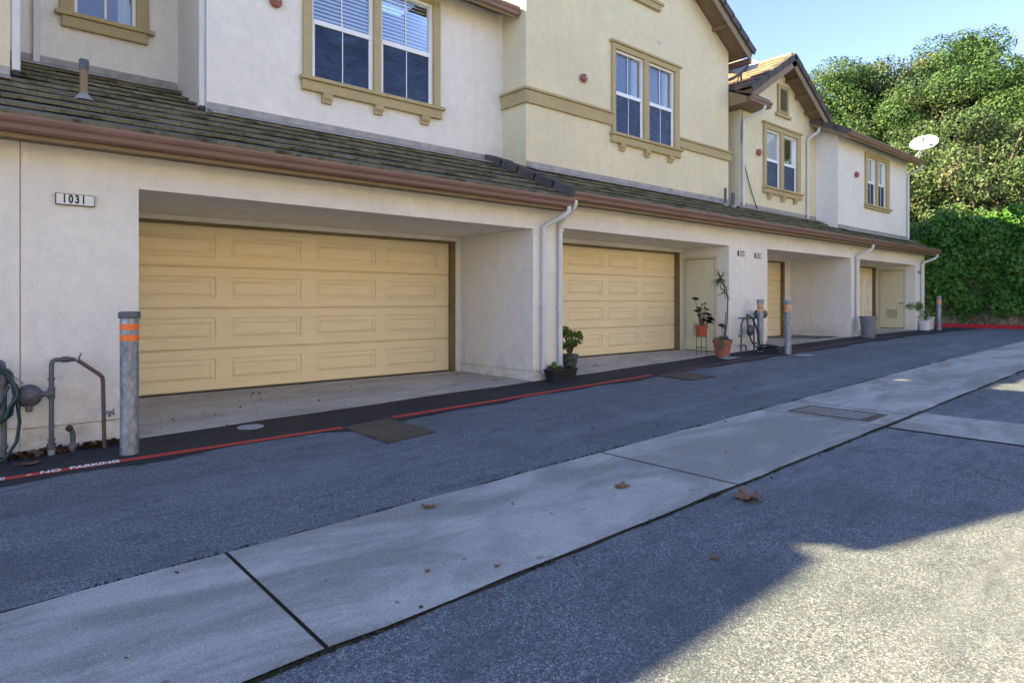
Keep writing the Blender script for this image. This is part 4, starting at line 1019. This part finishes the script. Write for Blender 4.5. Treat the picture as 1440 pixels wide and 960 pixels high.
# tall grey planter with white trellis
x, y = 17.52, -.36; z = gz(x)
T = thing('grey_planter', 'tall tapered grey planter in front of the last garage opening', 'planter', (x, y, z))
mb = MB(); mb.lathe([(.14, -.01), (.15, .02), (.19, .42), (.20, .50), (.215, .51), (.215, .545), (.19, .545), (.185, .49)], (x, y, z), 28); mb.build('tapered_pot', 'planter_grey', T)
mb = MB(); mb.lathe([(.19, .49), (.01, .495)], (x, y, z), 20); mb.build('soil', 'soil', T)
T = thing('garden_trellis', 'white arched wire trellis standing behind the grey planter', 'trellis', (18.5, .03, gz(18.5)))
def tr_arch(xa, xb, y, zb, zt, r=.009):
    mb = MB(); m = (xa + xb) / 2; w = (xb - xa) / 2
    pts = [(xa, y, zb), (xa, y, zt - w)] + [(m - w * math.cos(math.pi * i / 10), y, zt - w + w * math.sin(math.pi * i / 10)) for i in range(1, 10)] + [(xb, y, zt - w), (xb, y, zb)]
    mb.tube(pts, r, 7); return mb
zb, zt_ = .42, 1.92
tr_arch(18.25, 18.77, .03, zb, zt_ + .02, .012).build('outer_arch', 'vinyl', T); tr_arch(18.39, 18.63, .03, zb, zt_ - .06, .009).build('inner_arch', 'vinyl', T)
for zz in (.75, 1.12, 1.50):
    mb = MB(); mb.tube([(18.25, .03, zz), (18.77, .03, zz)], .009, 6); mb.build('crossbar', 'vinyl', T)

# pots at the far corner
x, y = 22.33, .10; z = gz(x)
T = thing('potted_plant', 'round dark green shrub in a white bowl by the last utility door', 'potted plant', (x, y, z + .3), 'pots with plants')
mb = MB(); mb.lathe([(.05, 0), (.13, .05), (.16, .12), (.17, .13), (.15, .13)], (x, y, z + .31), 20); mb.build('bowl', 'white_plastic', T)
mb = MB(); mb.tube([(x, y, z + .38), (x + .02, y, z + .66)], .02, 7); mb.build('stem', 'wood_stem', T)
Cs = npr.normal(0, 1, (900, 3)); Cs /= np.linalg.norm(Cs, axis=1)[:, None]; Cs *= npr.uniform(.5, 1, (900, 1)) * np.array([.30, .26, .17]); quads('foliage', leaves_at(Cs + np.array([x, y, z + .74]), Cs, .05, .6), 'ivy_green', T)
def bucket(x, y, r, h, mat, label, handle=False, z=None):
    z = gz(x) if z is None else z; T = thing('bucket', label, 'bucket', (x, y, z), 'buckets at the far corner')
    mb = MB(); mb.lathe([(r * .82, 0), (r * .98, h * .9), (r * 1.04, h * .9), (r * 1.05, h), (r * .95, h), (r * .92, h * .5)], (x, y, z), 22); mb.build('body', mat, T)
    mb = MB(); mb.lathe([(r * .93, h * .86), (.01, h * .87)], (x, y, z), 18); mb.build('dark_disc', 'black', T)  # black disc just below the rim, filling the bucket
    if handle:
        mb = MB(); mb.tube([(x - r, y, z + h * .93), (x - r * .7, y - .02, z + h * 1.35), (x, y - .02, z + h * 1.5), (x + r * .7, y - .02, z + h * 1.35), (x + r, y, z + h * .93)], .006, 6); mb.build('bail_handle', 'bare_metal', T)
bucket(22.33, .10, .14, .30, 'vinyl_grey', 'greyish bucket holding up the white bowl of the round shrub')
bucket(22.45, -.16, .17, .30, 'white_plastic', 'wide white bucket in front of the last pillar')
bucket(23.2, -.02, .20, .40, 'white_plastic', 'white bucket with raised handle left of the farthest bollard', True)
T = thing('potted_plant', 'small leafy plant growing from the wide white bucket', 'potted plant', (22.6, -.18, gz(22.6) + .3), 'pots with plants')
Cs = npr.normal(0, 1, (160, 3)) * np.array([.10, .06, .12]); quads('foliage', leaves_at(Cs + np.array([22.56, -.18, gz(22.6) + .46]), Cs, .05, .6), 'plant_green', T)
mb = MB(); mb.tube([(22.5, -.17, gz(22.6) + .25), (22.58, -.18, gz(22.6) + .5)], .01, 6); mb.build('stem', 'wood_stem', T)
mb = MB(); mb.tube([(22.35, -.12, .98), (22.6, -.14, 1.02), (22.85, -.13, 1.0), (23.05, -.10, .88), (23.2, -.06, .68), (23.22, -.03, .60)], .016, 7)
mb.tube([(22.35, -.12, .98), (22.35, -.12, .98 - .02)], .016, 7)
props(mb.build('garden_hose', 'straw_hose', ang=70), 'pale hose arching from the last pillar down into the white bucket', 'garden hose', 'garden hoses')
T = thing('standpipe', 'rusty standpipe at the foot of the last downspout', 'pipe', (22.82, -.10, gz(22.8)))
mb = MB(); mb.tube([(22.82, -.10, .3), (22.82, -.10, 1.0)], .03, 8); mb.build('riser', 'rust_pipe', T)
mb = MB(); mb.lathe([(.05, .98), (.05, 1.02)], (22.82, -.10, 0), 10); mb.tube([(22.5, -.11, .95), (22.86, -.11, .95)], .015, 6); mb.build('tap', 'rust_pipe', T)

# ------------------------------------------------------------------ satellite dishes
def dish(c, foot, r, aim, label, feed=True):
    T = thing('satellite_dish', label, 'satellite dish', foot, 'satellite dishes on the eaves')
    q = Vector(aim).normalized().to_track_quat('Z', 'Y'); mb = MB(); vs = []; fs = []; n = 32; rings = 7
    for side in (0, 1):
        for k in range(rings + 1):
            for i in range(n):
                a = 2 * math.pi * i / n; rr = r * k / rings; p = q @ Vector((math.cos(a) * rr * 1.0, math.sin(a) * rr * .86, .22 * rr * rr / r - side * .012)); vs.append(Vector(c) + p)
    m = (rings + 1) * n
    for side in (0, 1):
        for k in range(rings):
            for i in range(n): fs.append(tuple(side * m + j for j in (k * n + i, k * n + (i + 1) % n, (k + 1) * n + (i + 1) % n, (k + 1) * n + i)))
    for i in range(n): fs.append((rings * n + i, rings * n + (i + 1) % n, m + rings * n + (i + 1) % n, m + rings * n + i))
    mb.add(vs, fs); mb.build('reflector', 'dish_white', T, ang=50)
    cc, ft = Vector(c), Vector(foot); back = cc + q @ Vector((0, 0, -.06)); tip = cc + q @ Vector((0, -r * .25, r * .95))
    mb = MB(); mb.tube([back, back + q @ Vector((0, 0, -.10)), ft + (back - ft) * .35 + Vector((.05, 0, 0)), ft], .025, 8); mb.build('mast', 'dish_white', T)
    mb = MB(); mb.tube([ft + Vector((-.12, .05, .0)), back], .012, 6); mb.tube([ft + Vector((.05, .15, .02)), back], .012, 6); mb.build('brace', 'dish_white', T)
    if not feed: return
    mb = MB(); mb.tube([cc + q @ Vector((0, -r * .8, .14)), tip], .024, 6); mb.build('feed_arm', 'dish_grey', T)
    mb = MB(); mb.tube([tip, tip - (tip - cc).normalized() * .14], .05, 10); mb.build('receiver', 'dish_grey', T)
dish((23.3, .10, 6.28), (22.7, .12, 5.72), .40, (-.78, -.12, .62), 'white satellite dish on the far end of the last roof')
dish((13.80, 1.05, 6.68), (13.95, 1.15, 6.36), .40, (-.62, -.30, .72), 'white satellite dish half hidden behind the broad gable', False)

# ------------------------------------------------------------------ red kerb, ivy wall
mb = MB(); mb.box(25.62, 25.78, -14, 8, .2, .395 + .13)
props(mb.build('red_kerb', 'red_curb', bevel=.02), kind='structure')
mb = MB(); mb.box(25.78, 26.25, -14, 8, .3, .50); props(mb.build('planting_strip', 'hill_soil'), kind='structure')
IV = thing('ivy_wall', 'tall masonry wall buried under dense green ivy behind the red kerb', 'ivy wall', (26.3, -3, .4))
mb = MB(); mb.box(26.25, 26.5, -14, 9, .3, 4.0)
for yy in np.arange(-13.5, 9, 2.4): mb.box(26.10, 26.25, yy - .25, yy + .25, .3, 3.9)
mb.build('masonry', 'wall_concrete', IV, smooth=False, bevel=.01)
lob = []
for i in range(950):
    yy = rnd.uniform(-13.5, 8.5); zz = rnd.uniform(.85, 4.25) if rnd.random() < .72 else rnd.uniform(3.6, 4.35)
    if zz > 3.9: xx = rnd.uniform(25.9, 27.2)
    else: xx = 26.12 - .40 * math.sin((zz - .6) / 3.6 * math.pi) * rnd.uniform(.0, 1.4) - .18 * max(0, math.sin(yy * 1.9 + zz * .8))
    lob.append((xx, yy, zz, rnd.uniform(.16, .42)))
Cs = []; Ns = []
for (a, b, c, r_) in lob:
    n_ = int(110 * (r_ / .4) ** 2); v = npr.normal(0, 1, (n_, 3)); v /= np.linalg.norm(v, axis=1)[:, None]; v[:, 0] = -np.abs(v[:, 0]) if c < 3.8 else v[:, 0]
    p = np.array([a, b, c]) + v * r_ * npr.uniform(.75, 1.1, (n_, 1)) * np.array([.6, 1, .9]); keep = p[:, 2] > .55 + .3 * np.sin(p[:, 1] * 1.7) * np.sin(p[:, 1] * .6 + 1); Cs.append(p[keep]); Ns.append(v[keep] + [-.3, 0, .4])
nb = 26000; bl_ = np.stack([npr.uniform(25.98, 26.12, nb), npr.uniform(-13.5, 8.8, nb), npr.uniform(.75, 4.1, nb)], 1); bl_ = bl_[bl_[:, 2] > 1.0 + .35 * np.sin(bl_[:, 1] * 2.1) + .2 * np.sin(bl_[:, 1] * 5.3)]
Cs.append(bl_); Ns.append(np.tile([-1., 0, .3], (len(bl_), 1)))
Cs = np.concatenate(Cs); Ns = np.concatenate(Ns); quads('ivy', leaves_at(Cs, Ns, npr.uniform(.07, .15, len(Cs)), .8, .6), 'ivy_green', IV)
mb = MB()
for i in range(60):
    yy = rnd.uniform(-8, 5); p = [(26.0 - rnd.uniform(0, .2), yy, .48)]
    for k in range(5): p.append((25.98 - rnd.uniform(0, .18), p[-1][1] + rnd.gauss(0, .22), p[-1][2] + rnd.uniform(.15, .4)))
    mb.tube(p, [.016, .014, .012, .010, .007, .004], 5)
mb.build('vine_stems', 'bark', IV)

# ------------------------------------------------------------------ hill and trees
g = MB(); nx, ny = 26, 40; vs = []
for i in range(nx + 1):
    for j in range(ny + 1):
        X = 27.5 + 90 * (i / nx) ** 1.3; Yy = -70 + 160 * j / ny; h = min(1., (X - 27.5) / 40); vs.append((X, Yy, .30 + 9 * h * h * (3 - 2 * h) * (1 + .15 * math.sin(Yy * .13)) + .2 * math.sin(X * .7 + Yy * .5)))
g.add(vs, [(i * (ny + 1) + j, (i + 1) * (ny + 1) + j, (i + 1) * (ny + 1) + j + 1, i * (ny + 1) + j + 1) for i in range(nx) for j in range(ny)])
props(g.build('hillside', 'hill_soil', ang=80), kind='structure')
def tree(X, Yy, top, rx, mat, label, z0=.6, seed=0, dens=2.4, leaf=.135, lo=.18):
    rr = random.Random(seed); T = thing('broadleaf_tree', label, 'tree', (X, Yy, z0), 'trees behind the ivy wall')
    mb = MB(); H = top - z0
    mb.tube([(X, Yy, z0 - .6), (X + .1, Yy, z0 + H * .15), (X - .1, Yy + .1, z0 + H * .35), (X, Yy, z0 + H * .6)], [.38, .30, .24, .12], 9); mb.build('trunk', 'bark', T)
    limbs = MB(); Cs = []; Ns = []
    nl = int(84 * (rx / 4) ** 2)
    for i in range(nl):
        while True:
            u = [rr.uniform(-1, 1) for _ in range(3)]; d = math.sqrt(sum(a * a for a in u))
            if .35 < d < 1: break
        k = (.62 + .38 * rr.random()) / d if rr.random() < .8 else 1
        wz = u[2] * k; taper = 1 - .25 * max(0, wz)
        c = np.array([X + u[0] * k * rx * taper, Yy + u[1] * k * rx * taper, z0 + H * (lo + (1 - lo) * .5) + wz * H * (1 - lo) * .46])
        r_ = rr.uniform(.55, 1.25) * rx / 4.2
        if i % 4 == 0: limbs.tube([(X, Yy, z0 + H * .3), tuple((np.array([X, Yy, z0 + H * .42]) + c) / 2), tuple(c)], [.12, .07, .02], 6)
        n_ = int(250 * dens * (r_ / .9) ** 2); v = npr.normal(0, 1, (n_, 3)); v /= np.linalg.norm(v, axis=1)[:, None]
        rad = npr.uniform(.45, 1.12, (n_, 1)) ** .6; p = c + v * r_ * rad * np.array([1, 1, .72]); Cs.append(p); Ns.append(v + [0, 0, .5])
    limbs.build('limbs', 'bark', T); Cs = np.concatenate(Cs); Ns = np.concatenate(Ns)
    quads('crown', leaves_at(Cs, Ns, leaf, .6, .7), mat, T)
TR = [(35.5, 12.6, 12.2, 3.8, 'oak_green', 'bright green tree just right of the far gable', 1),
      (38.5, 9.2, 15.4, 4.4, 'oak_green', 'green tree above the last roof, second from the left', 2),
      (41.0, 6.2, 16.1, 4.4, 'oak_bluish', 'tall grey green tree in the middle of the wooded skyline', 3),
      (39.5, 2.6, 15.5, 4.2, 'oak_green', 'tall dark green tree right of the middle of the skyline', 4),
      (41.0, -1.6, 15.3, 4.6, 'oak_olive', 'olive tree at the top right edge of the picture', 5),
      (37.5, -5.8, 14.5, 4.4, 'oak_olive', 'olive tree standing beyond the right edge', 6),
      (33.0, 7.0, 8.6, 3.0, 'oak_green', 'low green tree behind the far satellite dish', 7),
      (33.6, 3.6, 9.6, 3.2, 'oak_olive', 'low yellowish tree above the ivy wall, right of the dish', 8),
      (32.5, .6, 9.4, 3.2, 'oak_olive', 'low brownish olive tree above the sunlit ivy', 9),
      (33.0, -3.2, 9.8, 3.4, 'oak_bluish', 'low grey green tree at the right end of the ivy', 10),
      (43.0, 4.4, 16.4, 4.6, 'oak_green', 'tall green tree filling the skyline behind the middle crowns', 14),
      (37.0, 17.0, 11.5, 4.2, 'oak_green', 'green tree hidden behind the far gable roof', 12),
      (31.0, 4.9, 6.4, 2.3, 'oak_green', 'small shrubby tree right behind the ivy top', 13)]
for (X, Yy, top, rx, m, lb, sd) in TR: tree(X, Yy, top, rx, m, lb, z0=.5 + max(0, X - 30) * .12, seed=sd)

# ------------------------------------------------------------------ light, sky, camera
SUN = Vector((-1.4, 1.0, 1.0)).normalized(); el = math.asin(SUN.z); az = math.atan2(SUN.x, SUN.y)
w = bpy.data.worlds.new('World'); scene.world = w; w.use_nodes = True; nt = w.node_tree; nt.nodes.clear()
o_ = nt.nodes.new('ShaderNodeOutputWorld'); bg = nt.nodes.new('ShaderNodeBackground'); sk = nt.nodes.new('ShaderNodeTexSky')
sk.sky_type = 'NISHITA'; sk.sun_disc = False; sk.sun_elevation = el; sk.sun_rotation = az % (2 * math.pi); sk.air_density = 1.0; sk.dust_density = 0; sk.ozone_density = 1.6; sk.altitude = 3000
bg.inputs[1].default_value = .10; tn = nt.nodes.new('ShaderNodeMix'); tn.data_type = 'RGBA'; tn.blend_type = 'MULTIPLY'; tn.inputs[0].default_value = 1; tn.inputs[7].default_value = (.99, .88, .94, 1); nt.links.new(sk.outputs[0], tn.inputs[6]); nt.links.new(tn.outputs[2], bg.inputs[0]); nt.links.new(bg.outputs[0], o_.inputs[0])
sl = bpy.data.lights.new('sun', 'SUN'); sl.energy = 5.0; sl.angle = R(.4); sl.color = (1, .825, .47)
so = bpy.data.objects.new('sun', sl); COL.objects.link(so); so.rotation_euler = SUN.to_track_quat('Z', 'Y').to_euler(); so.location = (-20, 15, 15)
cam = bpy.data.cameras.new('camera'); cam.lens = 22.5; cam.sensor_width = 36; cam.shift_y = -56 / 1440; cam.clip_end = 1000; cam.clip_start = .05
co = bpy.data.objects.new('camera', cam); COL.objects.link(co); co.location = (0, -6.77, 1.275); co.rotation_euler = (R(90), 0, math.atan(1043 / 900) - R(90)); scene.camera = co
vs_ = scene.view_settings; vs_.view_transform = 'Standard'; vs_.look = 'None'; vs_.gamma = 1; vs_.use_curve_mapping = False; vs_.exposure = 2.52
scene.cycles.max_bounces = 6; scene.cycles.transparent_max_bounces = 12
